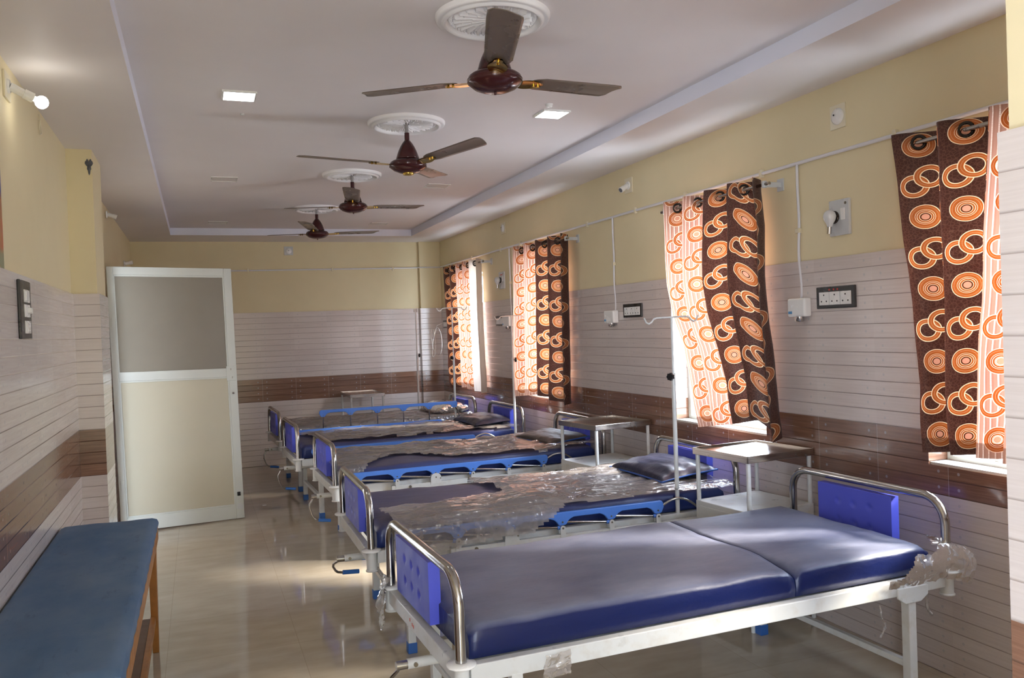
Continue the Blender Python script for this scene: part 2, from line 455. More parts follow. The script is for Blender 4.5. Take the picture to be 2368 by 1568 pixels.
# pillar on the left wall, column in the far corner, near pier on the right
def pillar(name, x0, x1, y0, y1, rise=0, chips=False):
    w = MB()
    w.box((x0, y0, ZW), (x1, y1, 3.35), 0)
    w.box((x0-TK if x1 > 3 else x0, y0-TK, 0), (x1 if x1 > 3 else x1+TK, y1+(TK if not rise else 0), ZW), 2)
    return struct(w.build(name, [M['plaster'], M['tile_y'], M['tile_x']]))
def tile_faces(o):
    """tile faces run along the wall they face"""
    for p in o.data.polygons:
        if p.material_index == 2 and abs(p.normal.x) > .5: p.material_index = 1
tile_faces(pillar('pillar_left', XL, -.622, 6.31, 6.86))
tile_faces(pillar('pillar_far', 3.085, XR+.05, YF-.06, YF+.05, 1))
o = pillar('pier_right', 1.435, XR+.05, .55, 1.140); tile_faces(o)

# ceiling with a raised tray
TX0, TX1, TY0, TY1 = -.265, 2.805, -1.2, 11.27
c = MB()
c.box((XL-.2, YB, ZC), (TX0, YF+.25, 3.35)); c.box((TX1, YB, ZC), (XR+.2, YF+.25, 3.35))
c.box((TX0, TY1, ZC), (TX1, YF+.25, 3.35)); c.box((TX0, YB, ZC), (TX1, TY0, 3.35))
c.box((TX0, TY0, ZT), (TX1, TY1, 3.35))
o = struct(c.build('ceiling', [M['ceiling'], M['cove']]))
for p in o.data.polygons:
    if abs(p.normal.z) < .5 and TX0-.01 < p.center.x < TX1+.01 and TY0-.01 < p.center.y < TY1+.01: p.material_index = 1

# window linings and frames
for k, (a, b) in enumerate(wins):
    m = MB(); t = .035
    x0, x1 = XR+.11, XR+.17
    m.box((x0, a, ZS), (x1, a+t, ZH)); m.box((x0, b-t, ZS), (x1, b, ZH)); m.box((x0, a+t, ZS), (x1, b-t, ZS+t)); m.box((x0, a+t, ZH-t), (x1, b-t, ZH))
    root = struct(m.build('window_%d' % (k+1), M['door_white']))
    s = MB(); s.box((XR-.005, a+.001, ZS-.001), (XR+.1, b-.001, ZS+.012)); s.build('sill', M['door_white'], root)
    for side, yc in (('l', a+.27), ('r', b-.27)):        # sliding sashes, shut to the sides
        g = MB(); g.box((x0+.012, yc-.012, ZS+t), (x1-.012, yc+.012, ZH-t)); g.build('mullion', M['door_white'], root)

# ------------------------------------------------------------------ hospital beds
L, W = 2.36, 1.02
def arch(mb, u, ztop, z0, r=.0205, R=.12, lean=0):
    pts = [(u, 0, z0), (u+lean*.4, 0, ztop-R-.05)]
    pts += [(u+lean, p[1], p[2]) for p in arc((R, ztop-R), R, PI, PI/2, 8, lambda a, b: (0, a, b))]
    pts += [(u+lean, p[1], p[2]) for p in arc((W-R, ztop-R), R, PI/2, 0, 8, lambda a, b: (0, a, b))]
    pts += [(u+lean*.4, W, ztop-R-.05), (u, W, z0)]
    mb.tube(pts, r, 16)
def bed_panel(u0, u1, v0, v1, z0, z1, outer):
    mb = MB(); nu, nv = 60, 30
    dim = [((i+1)/4.0*(v1-v0)*.86+v0+.07*(v1-v0), z0 + (z1-z0)*q) for i in range(3) for q in (.33, .70)]
    def face(u, sgn):
        def fn(a, b):
            v = v0+(v1-v0)*a; z = z0+(z1-z0)*b; d = 0
            for (cv, cz) in dim:
                rr = math.hypot(v-cv, z-cz)
                if rr < .019: d = max(d, .007*(1-(rr/.019)**2)**.5)
            return (u+sgn*d, v, z)
        return fn
    mb.grid(nu, nv, face(u0, 1)); mb.grid(nu, nv, face(u1, -1))
    for (a, b) in (((u0,v0,z0),(u1,v1,z0)), ((u0,v0,z1),(u1,v1,z1))):
        mb._add([(u0,v0,a[2]),(u1,v0,a[2]),(u1,v1,a[2]),(u0,v1,a[2])], [(0,1,2,3)])
    for v in (v0, v1): mb._add([(u0,v,z0),(u1,v,z0),(u1,v,z1),(u0,v,z1)], [(0,1,2,3)])
    return mb
def rail_profile(lugs, top, th=.034, drop=.078):
    """outline of the scalloped plastic bar, in (u, z)"""
    a, b = lugs[0]-.042, lugs[-1]+.042
    out = [(a, top-drop*.5), (a+.004, top-.012), (a+.018, top), (b-.018, top), (b-.004, top-.012), (b, top-drop*.5)]
    bot = []
    for k, c in enumerate(reversed(lugs)):
        right = c + (.042 if k == 0 else .075); left = c - (.042 if k == len(lugs)-1 else .075)
        if k: bot.append((right, top-th))
        if k: bot += [(c+.050, top-th-.010), (c+.036, top-drop+.022)]
        bot += [(c+.026, top-drop+.006), (c+.014, top-drop), (c-.014, top-drop), (c-.026, top-drop+.006)]
        if k != len(lugs)-1: bot += [(c-.036, top-drop+.022), (c-.050, top-th-.010), (left, top-th)]
    return out + bot
PIV = [.16+.3175*k for k in range(1, 7)]
def side_rail(root, v, sgn, raised=False, top=None, lift=0.0):
    """sgn -1: rail on the near side (outside is -v)"""
    vb = v + sgn*.052
    rail = MB()
    lugs = [u + (.0 if raised else -.3175) for u in PIV]
    zt = (.915 if raised else .693) + lift
    poly = rail_profile(lugs, zt)
    rail.prism(poly, lambda a, b: (a, vb-.012, b), lambda a, b: (a, vb+.012, b))
    r = rail.build('side_rail', M['rail_blue'], root, bevel=.005)
    s = MB()
    for u in lugs:
        s = MB(); s.cyl((u, vb-.015, zt-.058), (u, vb+.015, zt-.058), .0055, 8); s.build('lug_bolt', M['bolt'], r)
    base = MB(); base.box((.43, vb-.014, .523), (2.10, vb+.014, .563))
    bb = base.build('rail_base', M['white'], root, bevel=.003)
    for k, u in enumerate(PIV):
        p = MB()
        big = (k == 1)
        hw = .045 if big else .016
        poly = [(u-hw, .545)] + arc((u, .60), hw if not big else .033, PI, 0, 8, lambda a, b: (a, b) if not big else (u+(a-u)*1.3, b)) + [(u+hw, .545)]
        p.prism(poly, lambda a, b: (a, vb-.018, b), lambda a, b: (a, vb-.014, b)); p.prism(poly, lambda a, b: (a, vb+.014, b), lambda a, b: (a, vb+.018, b))
        p.build('bracket', M['white'], bb)
        q = MB(); q.cyl((u, vb-.021, .60), (u, vb+.021, .60), .006, 8)
        q.build('pivot_bolt', M['bolt'], bb)
        if big: q = MB(); q.cyl((u+.036, vb-.021, .59), (u+.036, vb+.021, .59), .005, 8); q.build('pivot_bolt', M['bolt'], bb)
    for k, u in enumerate(PIV):
        a = Vector((lugs[k], vb, zt-.058)); b = Vector((u, vb, .60))
        t = MB()
        if k == 5:
            n = 12; d = b-a; up = Vector((0,0,1)) if not raised else Vector((1,0,0))
            t.tube([a + d*(i/n) + up*(.075 if not raised else .06)*math.sin(PI*i/n) for i in range(n+1)], .0075, 10)
        else: t.cyl(a, b, .0072, 10)
        t.build('rail_post', M['chrome'], root)
        e = MB(); d = (a-b).normalized(); e.cyl(b + d*.002, b + d*.03, .0115, 10)
        e.build('rail_sleeve', M['rail_blue'], bb)
    bolt = MB()
    for u in (.58, 1.86): bolt = MB(); bolt.cyl((u, vb+sgn*.014, .545), (u, vb+sgn*.021, .545), .011, 12); bolt.build('base_bolt', M['bolt'], bb)

def mattress(root, mat, top=.722, split=None, u0=.035, u1=2.27, seed=0, head_drop=0.0, v0=.012, v1=1.008):
    zb = .592
    segs = [(u0, u1)] if not split else [(u0, split-.0015), (split+.0015, u1)]
    for (a, b) in segs:
        mb = MB(); nu, nv = max(8, int((b-a)*26)), 26; r = .032
        def prof(t, lo, hi):
            return lo+(hi-lo)*t
        def fn(i, j):
            # i along u, j round the section: bottom edge -> side -> top -> side -> bottom edge
            u = prof(i, a, b); e = min(u-a, b-u)
            w0, w1 = v0, v1
            wob = .006*fbm(u*2.1+seed, 3.1)
            path = [(w0+.02, zb), (w0+.004, zb+.006), (w0, zb+.035), (w0-.002+wob, (zb+top)/2), (w0+.002, top-r*.9), (w0+r*.3, top-r*.3), (w0+r, top-.002)]
            npth = len(path)
            k = j*(nv)
            inner = nv-2*(npth-1)
            if k < npth-1 + 1e-6: q = path[int(round(k))]
            elif k > nv-(npth-1)-1e-6:
                p_ = path[int(round(nv-k))]; q = (w1-(p_[0]-w0), p_[1])
            else:
                t = (k-(npth-1))/inner; q = (w0+r+(w1-w0-2*r)*t, top)
            z = q[1]
            if z > zb+.05:
                t = (z-zb)/(top-zb)
                z += t*(.009*fbm(u*1.7+seed, q[0]*2.4) + .004*fbm(u*6+seed, q[0]*7))
                # rounded ends; at the joint only the near edge opens up
                je = split is not None and abs(u-split) < .04
                fade = max(0, 1-(q[0]-w0)/.22) if je else 1
                if e < .035: z -= t*(.030*(1-e/.035)**2)*fade
                if split and abs(u-split) < .14: z -= t*.012*(1-abs(u-split)/.14)*max(.15, 1-(q[0]-w0)/.45)
                hd = (u-1.9)/.4
                if head_drop and hd > 0: z -= t*head_drop*hd*hd
            return (u, q[0], z)
        mb.grid(nu, nv, fn)
        # closing ends
        n = nv+1
        o = len(mb.v)-(nu+1)*(nv+1)
        for col in (0, nu):
            ids = [o + j*(nu+1)+col for j in range(nv+1)]
            mb.f.append(tuple(ids)); mb.m.append(0); mb.sm.append(False)
        mb.build('mattress', mat, root)

def bed(label, x0, y0, th, rails='near', crank=0.0, mat='vinyl', split=None, fpanel=(.36, .87), group='blue hospital beds along the window wall', plain=False):
    root = thing('hospital_bed', label, 'bed', (x0, y0, 0), th, group)
    f = MB()
    for v in (0, W): f.box((.03, v-.02, .523), (L-.03, v+.02, .59))
    for u in (0, L): f.box((u-.02, .03, .523), (u+.02, W-.03, .59))
    f.box((.05, .02, .57), (L-.05, W-.02, .588))
    for u in (.55, 1.05, 1.55): f.box((u-.02, .02, .535), (u+.02, W-.02, .57))
    if plain:
        for v in (-.024, W+.024):
            f.prism([(2.03, .56), (2.03, .515), (2.075, .487), (2.165, .487), (2.21, .515), (2.21, .56)], lambda a, b: (a, v-.006, b), lambda a, b: (a, v+.006, b))
    f.build('frame', M['white'], root, bevel=.004)
    for u in (0, L):
        for v in (0, W):
            p = MB(); p.cyl((u, v, .487), (u, v, .589), .0285, 20); p.lathe([(.001,.480),(.033,.480),(.034,.486),(.029,.490)], (u, v, 0), 20)
            po = p.build('corner_post', M['white'], root)
            c = MB(); c.lathe([(.021,.588),(.052,.588),(.055,.592),(.053,.598),(.024,.602),(.021,.602)], (u, v, 0), 28); c.build('collar', M['plastic_white'], po)
    a = MB(); arch(a, 0, .906, .56); a.build('foot_arch', M['chrome'], root)
    a = MB(); arch(a, L, .924, .56); a.build('head_arch', M['chrome'], root)
    bed_panel(-.004, .044, fpanel[0], fpanel[1], .615, .866, -1).build('foot_panel', M['panel_blue'], root)
    bed_panel(L-.044, L+.004, .27, .77, .625, .888, 1).build('head_panel', M['panel_blue'], root)
    for (u, v) in ((.205, .0), (.205, W+.015), (2.12, .0), (2.12, W+.015)):
        l = MB(); l.box((u-.022, v-.022, .045), (u+.022, v+.022, .53)); lo = l.build('leg', M['white'], root, bevel=.003)
        g = MB(); g.box((u-.026, v-.026, 0), (u+.026, v+.026, .058)); g.build('rubber_foot', M['foot'], lo, bevel=.003)
    for u in (.205, 2.12):
        x = MB(); x.box((u-.015, .02, .185), (u+.015, W-.005, .215)); x.build('cross_bar', M['white'], root, bevel=.003)
    # crank
    vc, zc = .44, .452
    h = MB(); h.cyl((-.085, vc, zc), (.26, vc, zc), .0205, 18); h.box((.06, vc-.018, zc), (.10, vc+.018, .53))
    ho = h.build('crank_housing', M['white'], root)
    b = MB(); b.cyl((-.055, vc-.026, zc), (-.055, vc+.026, zc), .009, 12); b.build('bolt', M['bolt'], ho)
    b = MB(); b.cyl((.08, vc-.022, .495), (.08, vc+.022, .495), .009, 12); b.build('bolt', M['bolt'], ho)
    s = MB(); s.cyl((-.13, vc, zc), (-.085, vc, zc), .018, 18)
    s.build('crank_shaft', M['chrome'], root)
    ca, sa = math.cos(crank), math.sin(crank)
    P = lambda u, r: (u, vc - sa*r, zc - ca*r)
    hd = MB(); hd.tube([P(-.118, .0), P(-.122, .03), P(-.142, .06), P(-.142, .10), P(-.122, .165), P(-.105, .192), P(-.082, .203), P(-.06, .206)], .0075, 10)
    ho = hd.build('crank_handle', M['chrome'], root)
    g = MB(); g.tube([P(-.075, .204), P(.025, .219)], .0135, 14); g.build('grip', M['grip'], ho)
    mattress(root, M[mat], split=split, seed=x0*7+y0)
    if rails in ('near', 'both'): side_rail(root, 0, -1)
    if rails == 'raised': side_rail(root, 0, -1, True)
    if rails == 'both': side_rail(root, W, 1, lift=.06)
    return root
b1 = bed('nearest hospital bed, bare dusty navy mattress in two sections, no side rails', .832, 2.850, .027, rails=None, crank=-.5, mat='vinyl_clean', split=1.5, plain=True, fpanel=(.37, .885))
b2 = bed('second hospital bed from the camera, polythene flap hanging over its lowered blue side rail', .845, 4.560, -.011, crank=-.9)
b3 = bed('middle hospital bed, third of five, brown-black pillow at its head', .963, 6.600, .018, crank=-.1, fpanel=(.39, .92))
b4 = bed('fourth hospital bed from the camera, bright blue mattress corner showing at its foot', .862, 8.252, .032, rails='both', crank=-.05)
b5 = bed('farthest hospital bed against the end wall, its blue side rail raised', .836, 9.813, .033, rails='raised', crank=-.05)

def bw(b, u, v, z):
    th = b.rotation_euler[2]; l = b.location
    return Vector((l[0]+u*math.cos(th)-v*math.sin(th), l[1]+u*math.sin(th)+v*math.cos(th), z))

# red pen marks on the nearest bed's foot bar
m = MB()
for v, z in ((.62, .565), (.585, .555), (.565, .552)):
    m.box((-.0215, v-.004, z-.008), (-.0203, v+.002, z+.006))
m.build('pen_mark', M['red_ink'], b1)

# ------------------------------------------------------------------ polythene sheets on the mattresses
def sheet(name, label, b, u0, u1, v0, v1, edge, seed, mat='sheet', amp=.022, drop=.10, lift=None, over=False, group='polythene covers on the beds'):
    root_loc = b.location; th = b.rotation_euler[2]
    nu, nv = int((u1-u0)/.017), int((v1-v0)/.017)
    def prof(u, v):
        """how the film lies across the bed: flat on top, over the rail or tucked in at the near edge"""
        vv, z = v, .732
        d = .01-v
        if d > 0:
            if over:
                if d < .09: vv = .01-d; z = .735-.30*d
                else: vv = -.082-.10*(d-.09); z = .708-(d-.09)
            else: vv = .001-.22*d; z = .732-min(drop, 1.1*d)
        d = v-1.01
        if d > 0: vv = 1.018+.25*d; z = .732-min(drop, 1.1*d)
        if u < .05: z -= (.05-u)*.8
        return vv, z
    def fn(i, j):
        u = u0+(u1-u0)*i; v = v0+(v1-v0)*j
        vv, z = prof(u, v)
        # long soft folds pulled along the bed, finer crumple on top
        n1 = fbm(u*1.4+seed, v*4.5+seed*.7); n2 = fbm(u*6+v*5+seed, v*11-u*4); n3 = noise.ridged_multi_fractal(Vector((u*3+v*2.2+seed, v*6-u*1.1, seed)), 1.0, 2.0, 4, 1.0, 2.0)
        a = amp*(abs(n1)*.9+.25*n2) + amp*.38*min(1.6, max(0, n3-.9))
        if lift: a += lift(u, v)
        if v < .01: vv -= (.018*abs(n1)+.010*abs(n2)) * (1 if over else .3)
        k = 1 if .01 < v < 1.01 else .35
        return (u + .01*n1*(1-k), vv + (.004*n2 if k == 1 else 0), z + max(.003, a*k+.004))
    m = MB()
    m.grid(nu, nv, fn, keep=lambda i, j: edge(u0+(u1-u0)*i, v0+(v1-v0)*j))
    o = m.build(name, M[mat], None, fix=False)
    o.location = root_loc; o.rotation_euler = (0, 0, th)
    return tag(o, label, 'plastic sheet', group)
def wob(x, s, a=.05): return a*fbm(x*3.1+s, s*2.3)
# bed 2: covers the head two thirds, with a folded-back flap over the near foot corner and rail
def e2(u, v):
    main = u > .93 + wob(v, 1) - .28*max(0, v-.75)
    flap = (v < .26 + (u-.10)*.30 + wob(u, 2, .05)) and u < 1.13 + wob(v, 6, .05) - 1.6*max(0, -.06-v)**1.0 - .5*max(0, v-.30) and v > -.23 - .035*math.sin(u*6) + wob(u, 8, .03) and u > .10+wob(v, 5, .06)
    return (main and v > -.035+wob(u, 3, .02)) or flap
def l2(u, v):
    a = 0.0
    if v < .36 and u < 1.2: a += .035*math.exp(-((u-1.0)/.16)**2-((v-.12)/.16)**2) + .02*max(0, 1-abs(v-.20)/.25)
    if v < .02: a += .02
    return a
sheet('plastic_sheet', 'dusty polythene cover on the second bed, its torn flap folded over the lowered rail', b2, .06, 2.33, -.30, 1.10, e2, 1.7, amp=.026, lift=l2, over=True)
def e3(u, v): return v > .02 + .42*math.exp(-((u-.62)/.26)**2) + wob(u, 4, .05) - (.08 if u < .3 else 0) and u > .0 and v < 1.08 + wob(u, 7)
sheet('plastic_sheet', 'crumpled polythene cover on the middle bed, pulled back from its near edge', b3, .02, 2.33, -.12, 1.12, e3, 4.1, amp=.034)
def e4(u, v): return u > .22 + wob(v, 4, .10) - .1*v and .02 + wob(u, 9, .05) < v < .95 + wob(u, 6, .03)
sheet('plastic_sheet', 'crumpled polythene cover on the fourth bed, clear of its foot end', b4, .02, 2.33, -.05, 1.10, e4, 8.3, amp=.034)
def e5(u, v): return u > .05 + wob(v, 2, .05) and v > -.04 + wob(u, 3, .02)
sheet('plastic_sheet', 'brown-dusted polythene cover on the farthest bed, under the wrapped pillow', b5, .02, 2.33, -.08, 1.08, e5, 12.9, amp=.030)

def scrap(name, label, pts, nu, nv, seed, amp, mat='sheet_thin', group='torn polythene left on the nearest bed', keep=None):
    """crumpled scrap stretched between four 3-D corners (and sagging edges)"""
    A, B, C_, D = [Vector(p) for p in pts]
    m = MB()
    def fn(i, j):
        p = A.lerp(B, i).lerp(D.lerp(C_, i), j)
        d = Vector((fbm(i*3+seed, j*3), fbm(i*3, j*3+seed), fbm(i*3+seed, j*3+seed)))
        return p + d*amp
    m.grid(nu, nv, fn, keep=keep)
    o = m.build(name, M[mat], None, fix=False)
    return tag(o, label, 'plastic sheet', group)
# scraps on the nearest bed
P1 = lambda u, v, z: tuple(bw(b1, u, v, z))
scrap('plastic_scrap', 'torn polythene strip hanging from the far foot corner of the nearest bed',
      [P1(-.035, .93, .66), P1(-.03, 1.10, .64), P1(-.06, 1.05, .42), P1(-.07, .99, .42)], 18, 26, 3.3, .030, keep=lambda i, j: i < .95-.55*max(0, j-.45)/.55 + .1*math.sin(j*19))
scrap('plastic_scrap', 'crumpled polythene scrap taped on the near side bar of the nearest bed',
      [P1(.315, -.029, .575), P1(.42, -.029, .582), P1(.415, -.031, .495), P1(.30, -.031, .49)], 18, 18, 6.1, .007, 'sheet')
# polythene bag pulled over the near head corner
def bag():
    m = MB()
    def fn(i, j):
        # i runs along the bed towards the head, j wraps from the top across the edge and down
        u = 1.97 + .48*i + .10*max(0, .5-j)*i; t = j
        if t < .5: v = .26 - .27*(t/.5); z = .726 + .012*math.sin(PI*t*2) - .02*i
        else: v = -.028 - .03*math.sin((t-.5)*PI*2); z = .722 - .165*(t-.5)/.5
        if i > .78: z -= (i-.78)*.16; v -= (i-.78)*.10
        d = Vector((fbm(i*5, j*4), fbm(i*5+3, j*4), fbm(i*5+7, j*4)))
        return P1(u + d.x*.018, v + d.y*.012, z + abs(d.z)*.022 + .004)
    m.grid(40, 40, fn, keep=lambda i, j: j > .22 + .75*(1-i)**1.0*.9 + .05*math.sin(i*14) - .25*max(0, i-.6))
    o = m.build('plastic_bag', M['sheet_thin'], None, fix=False)
    return tag(o, 'clear polythene bag end bunched round the near head corner of the nearest bed', 'plastic bag')
bag()
def streamer(label, pts, r, group='polythene shreds hanging under the nearest bed'):
    m = MB(); path = []
    for k in range(len(pts)-1):
        a, b = Vector(pts[k]), Vector(pts[k+1])
        for i in range(5): path.append(a.lerp(b, i/5) + Vector((fbm(k+i*.3, 1), fbm(k+i*.3, 5), 0))*.006)
    path.append(Vector(pts[-1]))
    m.tube(path, [r*(.7+.6*abs(fbm(i*.5, 2))) for i in range(len(path))], 6)
    return tag(m.build('plastic_shred', M['sheet'], None), label, 'plastic sheet', group)
streamer('long twisted polythene shred dangling under the nearest bed, left of its head leg', [P1(1.93, -.02, .50), P1(1.94, -.02, .45), P1(1.96, -.02, .41), P1(1.93, -.02, .36)], .006)
streamer('short thick polythene shred dangling right of the head leg of the nearest bed', [P1(2.23, .0, .50), P1(2.235, .0, .44), P1(2.26, .0, .40)], .009)

# ------------------------------------------------------------------ pillows
def pillow(label, c, size, rz, tilt, mat, pipe=None, h=.10, seed=0, group='vinyl pillows on the beds'):
    root = thing('pillow', label, 'pillow', c, rz, group)
    root.rotation_euler = (tilt[0], tilt[1], rz)
    a, b = size; m = MB(); n = 36
    def surf(sgn):
        def fn(i, j):
            s, t = 2*i-1, 2*j-1
            k = max(0, (1-abs(s)**3.2))*max(0, (1-abs(t)**3.2))
            pin = 1-.07*(1-abs(t)**2)*abs(s)**3 ; pin2 = 1-.07*(1-abs(s)**2)*abs(t)**3
            x, y = s*a/2*pin2 if False else s*a/2*(1-.06*(1-t*t)), t*b/2*(1-.06*(1-s*s))
            z = sgn*h/2*(k**.42) * (1 if sgn > 0 else .55)
            z += .006*fbm(s*3+seed, t*3)*k**.3 + (.010*math.sin(9*s+3*t+seed)*(1-k)*k*2 if k > 0 else 0)
            return (x, y, z + h*.29)
        return fn
    m.grid(n, n, surf(1)); m.grid(n, n, surf(-1))
    m.build('cushion', M[mat], root)
    if pipe:
        q = MB(); pts = []
        for k in range(4*n):
            sd, t = divmod(k, n); t = 2*t/n-1
            s, tt = ((t, -1), (1, t), (-t, 1), (-1, -t))[sd]
            pts.append((s*a/2*(1-.06*(1-tt*tt)), tt*b/2*(1-.06*(1-s*s)), h*.29))
        q.tube(pts, .006, 8, closed=True); q.build('piping', M[pipe], root)
    return root
pillow('black and navy vinyl pillow on the second bed, pale window glare on top', (2.975, 5.07, .735), (.43, .70), .02, (0, -.10, 0), 'vinyl_pillow', 'piping', .13, 1)
pillow('brown-black vinyl pillow with blue piping on the middle bed', (3.02, 7.14, .735), (.42, .72), .10, (0, -.10, 0), 'vinyl_brown', 'piping', .09, 2)
pillow('glossy navy pillow on the fourth bed, beside the second window from the far end', (2.91, 8.82, .735), (.42, .74), .05, (0, -.06, 0), 'vinyl_pillow', None, .13, 3)
p5 = pillow('dark green pillow wrapped in polythene on the farthest bed', (2.93, 10.38, .735), (.40, .66), .03, (0, -.05, 0), 'vinyl_brown', None, .12, 4)
m = MB()
def wrap(i, j):
    a = 2*PI*i; s = math.sin(a); c_ = math.cos(a); t = 2*j-1
    r = (1-abs(t)**4)**.4
    return (.235*c_*(.6+.4*r)+.02*fbm(i*6, j*6), t*.40+.02*fbm(i*5+2, j*5), .05+ .085*s*r + .02*abs(fbm(i*9, j*7)))
m.grid(40, 40, wrap); m.build('polythene_wrap', M['sheet_thin'], p5, fix=False)

# ------------------------------------------------------------------ IV poles
def iv_pole(label, x, y, z0, ztop, rz=0, zk=1.454, knob=0, slope=-.02, arm=.19):
    root = thing('iv_pole', label, 'iv pole', (x, y, z0), rz, 'IV poles standing at the beds')
    zk -= z0; H = ztop-z0
    m = MB(); m.cyl((0,0,0), (0,0,zk+.012), .0135, 14); m.build('lower_tube', M['white'], root)
    m = MB(); m.cyl((0,0,zk-.05), (0,0,H), .0075, 10); m.build('upper_rod', M['white'], root)
    ks = Vector((math.cos(knob), math.sin(knob), 0)); c = Vector((0,0,zk-.01)) + ks*.028
    m = MB(); t = Vector((-ks.y, ks.x, 0)); up = Vector((0,0,1))
    poly = [(math.cos(2*PI*k/14)*(.026 if k % 2 else .021), math.sin(2*PI*k/14)*(.026 if k % 2 else .021)) for k in range(14)]
    m.prism(poly, lambda a, b: c + t*a + up*b - ks*.009, lambda a, b: c + t*a + up*b + ks*.012)
    m.cyl(Vector((0,0,zk-.01)), c, .006, 8)
    m.build('clamp_knob', M['black'], root, bevel=.003)
    m = MB()
    def hook(sg):
        zc = H
        pts = [(0, 0, zc), (sg*arm*.55, 0, zc - slope*0), (sg*arm*.66, 0, zc-.006), (sg*arm*.74, 0, zc-.024), (sg*arm*.84, 0, zc-.034), (sg*arm*.94, 0, zc-.026), (sg*arm*1.02, 0, zc+.004)]
        m.tube([(p[0], p[1], p[2]-slope*p[0]) for p in pts], .0055, 8)
    hook(1); hook(-1)
    m.build('hook_bar', M['white'], root)
    return root
iv_pole('white iv pole at the second bed, in front of the blowing curtain', 2.765, 4.535, .59, 1.812, 0, 1.452, PI+.4)
iv_pole('white iv pole at the fourth bed, left of the second curtain from the far end', 3.115, 8.30, .59, 1.908, .03, 1.452, -.3)
iv_pole('white iv pole on the near side of the farthest bed, before the farthest curtain', 2.926, 9.86, .59, 2.052, .03, 1.452, PI+.5)
iv_pole('white iv pole on the far side of the farthest bed, hooks end-on', 2.732, 10.90, .59, 2.072, 1.10, 1.468, -1.2, arm=.10)

# ------------------------------------------------------------------ bedside lockers
def locker(label, cx, cy, rz, sx=.52, sy=.50, zt=1.0, cab=True, group='white bedside lockers'):
    root = thing('bedside_locker', label, 'locker', (cx, cy, 0), rz, group)
    hx, hy = sx/2, sy/2
    for (a, b) in ((-1,-1),(-1,1),(1,-1),(1,1)):
        m = MB(); m.cyl((a*(hx-.022), b*(hy-.022), .0), (a*(hx-.022), b*(hy-.022), zt-.02), .0135, 12); m.build('leg', M['white'], root)
    m = MB(); m.box((-hx, -hy, zt-.012), (hx, hy, zt-.006))
    w = .006
    m.box((-hx, -hy, zt-.035), (hx, -hy+w, zt+.006)); m.box((-hx, hy-w, zt-.035), (hx, hy, zt+.006))
    m.box((-hx, -hy, zt-.035), (-hx+w, hy, zt+.006)); m.box((hx-w, -hy, zt-.035), (hx, hy, zt+.006))
    m.build('tray_top', M['steel'], root, bevel=.002)
    if cab:
        m = MB(); m.box((-hx+.008, -hy+.008, .12), (hx-.008, hy-.008, .683)); co = m.build('cabinet', M['white'], root, bevel=.004)
        d = MB(); d.box((-hx+.002, -hy+.05, .15), (-hx+.009, hy-.05, .655)); do = d.build('door', M['white'], root, bevel=.003)
        k = MB(); k.cyl((-hx+.002, hy-.09, .42), (-hx-.018, hy-.09, .42), .009, 12); k.build('knob', M['chrome'], do)
    else:
        m = MB(); m.box((-hx+.02, -hy+.02, .33), (hx-.02, hy-.02, .345)); m.build('shelf', M['white'], root, bevel=.003)
    return root
locker('white locker with stainless tray top, under the blowing curtain between the two nearest beds', 3.105, 4.225, .10, sx=.51, sy=.49)
locker('white locker with stainless tray top, between the second and the middle bed', 3.065, 6.11, .14, sx=.54, sy=.54)
locker('slim white tray stand against the end wall beyond the farthest bed', 2.09, 11.52, 0, sx=.47, sy=.80, zt=.965, cab=False)

# ------------------------------------------------------------------ examination couch
root = thing('examination_couch', 'long blue rexine examination couch with orange wooden frame along the left wall', 'couch', (0, 0, 0))
cx0, cx1, cy0, cy1, cz = XL+.022, -.262, 2.86, 5.31, .758
m = MB(); nu, nv = 22, 80
def cush(i, j):
    x = cx0+(cx1-cx0)*i; y = cy0+(cy1-cy0)*j
    e = min(x-cx0, cx1-x, y-cy0, cy1-y); z = cz + .006*fbm(x*4, y*2)
    if e < .03: z -= .014*(1-e/.03)**2
    return (x, y, z)
m.grid(nu, nv, cush)
b = .062
for (p0, p1, n) in (((cx0,cy0),(cx1,cy0),22), ((cx1,cy0),(cx1,cy1),80), ((cx1,cy1),(cx0,cy1),22), ((cx0,cy1),(cx0,cy0),80)):
    def side(i, j, p0=p0, p1=p1):
        x = p0[0]+(p1[0]-p0[0])*i; y = p0[1]+(p1[1]-p0[1])*i
        nx, ny = (p1[1]-p0[1]), -(p1[0]-p0[0]); l = math.hypot(nx, ny)
        bul = .008*math.sin(PI*j) + .003*math.sin(i*90)*j
        return (x+nx/l*bul, y+ny/l*bul, cz-.014+.006*fbm(x*4, y*2)*(1-j)-(b-.014)*j)
    m.grid(n, 4, side)
m.build('mattress', M['couch'], root)
m = MB(); z0, z1 = cz-b-.075, cz-b
m.box((cx1-.03, cy0+.02, z0), (cx1+.004, cy1+.01, z1)); m.box((cx0+.004, cy0+.02, z0), (cx0+.03, cy1+.01, z1))
m.box((cx0+.03, cy1-.03, z0), (cx1-.03, cy1+.01, z1)); m.box((cx0+.03, cy0+.02, z0), (cx1-.03, cy0+.06, z1)); m.box((cx0+.02, cy0+.03, z1-.02), (cx1-.02, cy1-.02, z1-.002))
m.build('frame', M['wood'], root, bevel=.004)
for (x, y) in ((cx1-.028, cy1-.09), (cx0+.04, cy1-.09), (cx1-.028, cy0+.12), (cx0+.04, cy0+.12)):
    l = MB(); l.prism([(-.022, 0), (.022, 0), (.030, z0), (-.030, z0)], lambda a, c: (x+a*.75, y-.045*(.6+.4*c/z0), c), lambda a, c: (x+a*.75, y+.045*(.6+.4*c/z0), c))
    l.build('leg', M['wood'], root, bevel=.003)
m = MB(); m.box((cx0+.05, cy0+.18, .185), (cx1-.05, cy1-.13, .205)); m.build('shelf', M['wood_brown'], root, bevel=.002)
